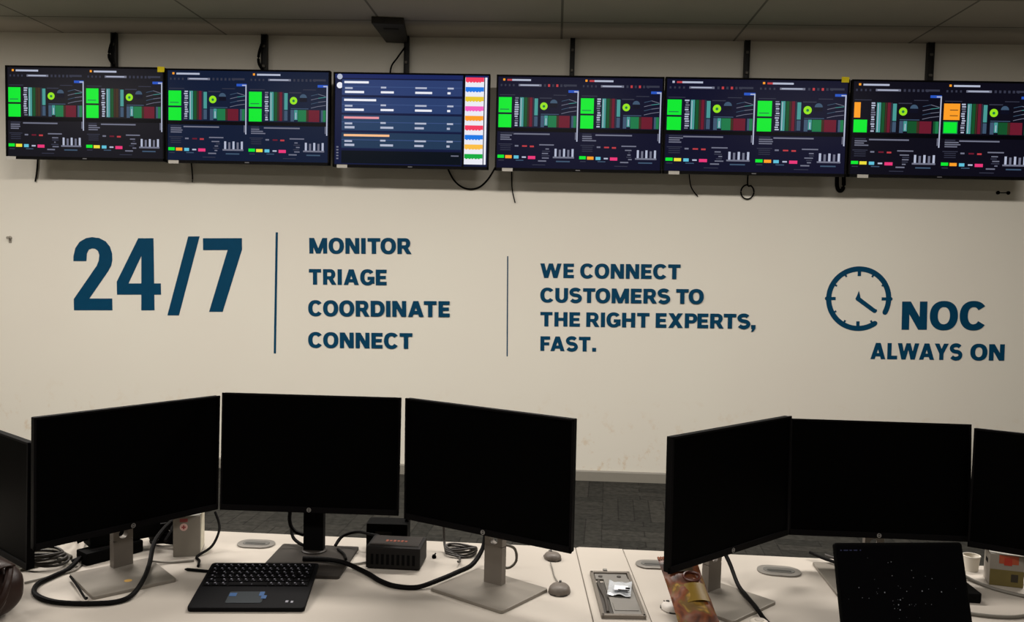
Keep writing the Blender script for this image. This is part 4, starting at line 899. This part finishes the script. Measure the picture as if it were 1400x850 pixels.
b = MB(); b.prism([(-0.03, -0.05), (0.062, -0.05), (0.068, -0.04), (0.062, 0.06), (-0.03, 0.06)], 0.0, 0.026, axis='z', bev=0.004); b.build('case', soft_black, t)
b = MB(); b.box((0, -0.0505, 0.013), (0.05, 0.001, 0.008)); b.build('port', mat('port_metal', (100, 100, 104), 0.4, metal=0.5), t)

# ------------------------------------------------------------------ laptop
lap = thing('laptop', 'open black laptop with a dark speckled screen on the right desk', 'laptop', (0.8516, 2.097, DZ), (0, 0, 0.1375))
b = MB(); b.prism(rrect(0.323, 0.222, 0.010, 5, 0, -0.111), 0.003, 0.018, axis='z', bev=0.003); b.build('base', mat('laptop_black', (6, 6, 6), 0.6, spec=0.06), lap)
lkm = None
for r in range(5):
    for k in range(13):
        if lkm is None:
            b = MB(); b.box((0, 0, 0.001), (0.0185, 0.0165, 0.002), bev=0.0006); o = b.build('key', km, lap); lkm = o.data
        else: o = bpy.data.objects.new('key', lkm); C.objects.link(o); o.parent = lap
        o.location = (-0.138 + k * 0.023, -0.03 - r * 0.020, 0.0182)
b = MB(); b.box((0, -0.172, 0.0183), (0.10, 0.065, 0.0008)); b.build('touchpad', bezel_dark, lap)
b = MB(); b.tube([(-0.12, 0.0, 0.022), (0.12, 0.0, 0.022)], 0.006, smooth=0); b.build('hinge', soft_black, lap, smooth=True)
lidm = Matrix.Translation((0, 0.0, 0.0276)) @ Matrix.Rotation(-0.336, 4, 'X')
b = MB(); b.prism(rrect(0.323, 0.222, 0.008, 5, 0, 0.111), 0.001, 0.009, M=lidm, bev=0.002); b.build('lid', mat('laptop_black', (18, 17, 18)), lap)
b = MB(); b.box((0, 0.0002, 0.113), (0.311, 0.0016, 0.205), M=lidm); b.build('screen', mat('laptop_glass', (3, 3, 5), 0.3, spec=0.1), lap)
b = MB(); rnd = random.Random(9)
for k in range(46):
    px = rnd.gauss(-0.01, 0.06); pz = min(max(rnd.gauss(0.095, 0.045), 0.02), 0.2); rr = rnd.choice((0.0006, 0.0008, 0.0011, 0.0016))
    if abs(px) > 0.145: continue
    b.raw([(px + rr * math.cos(a * PI / 3), -0.0008, pz + rr * math.sin(a * PI / 3)) for a in range(6)], [list(range(6))], 0, lidm)
b.build('pale_specks', mat('speck_grey', (120, 124, 132), 0.8), lap)  # small pale grey specks scattered over the screen
b = MB()
for k, wd in enumerate((0.004, 0.011, 0.006, 0.009, 0.003)): b.box((-0.145 + 0.012 * k, -0.0009, 0.2045), (wd, 0.0006, 0.003), M=lidm)
b.build('window_title', emit('title_glow', (30, 31, 46)), lap)

# ------------------------------------------------------------------ brown bag at the left edge
leather = mat('brown_leather', (34, 19, 13), 0.45, spec=0.25, var=0.35, scale=14, bump=0.5)
t = thing('leather_bag', 'dark brown leather bag at the bottom left corner of the left desk', 'bag', (-1.405, 2.10, DZ), (0, 0, -0.5))
t.scale = (1.0, 1.0, 0.86)
bm = bmesh.new(); bmesh.ops.create_icosphere(bm, subdivisions=4, radius=1)
for v in bm.verts:
    x, y, z = v.co
    k = 1 + 0.05 * math.sin(5 * x + 2 * z) * math.cos(4 * y)
    v.co = Vector((math.copysign(abs(x) ** 0.75, x) * 0.135 * k, math.copysign(abs(y) ** 0.75, y) * 0.075 * k, 0.078 + math.copysign(abs(z) ** 0.72, z) * 0.078 * k))
b = MB(); b.bm(bm); b.build('bag_body', leather, t, smooth=True)
b = MB()
for s in (1,):
    V = []; F = []
    for j in range(13):
        a = math.radians(-15 + 125 * j / 12)
        for i in range(11):
            u = (i / 10 - .5) * 2; V.append((u * 0.128, -0.083 * math.cos(a) * (1 - 0.08 * u * u) , 0.080 + 0.084 * math.sin(a) * (1 - 0.10 * u * u)))
    for j in range(12):
        for i in range(10): a = j * 11 + i; F.append([a, a + 1, a + 12, a + 11])
    b.raw(V, F)
o = b.build('flap', leather, t, smooth=True); md = o.modifiers.new('thickness', 'SOLIDIFY'); md.thickness = 0.005; md.offset = 1
b = MB(); b.tube([(0.128, -0.03, 0.02), (0.150, -0.02, 0.07), (0.142, 0.0, 0.12), (0.115, 0.02, 0.148)], 0.009); b.build('strap', leather, t, smooth=True)
b = MB(); b.box((0.05, -0.090, 0.075), (0.045, 0.006, 0.012), bev=0.003, M=Matrix.Rotation(0.2, 4, 'Y')); o = b.build('zip_pull', mat('brass', (150, 104, 60), 0.35, metal=0.6), t); o['label'] = 'copper-coloured zip pull'
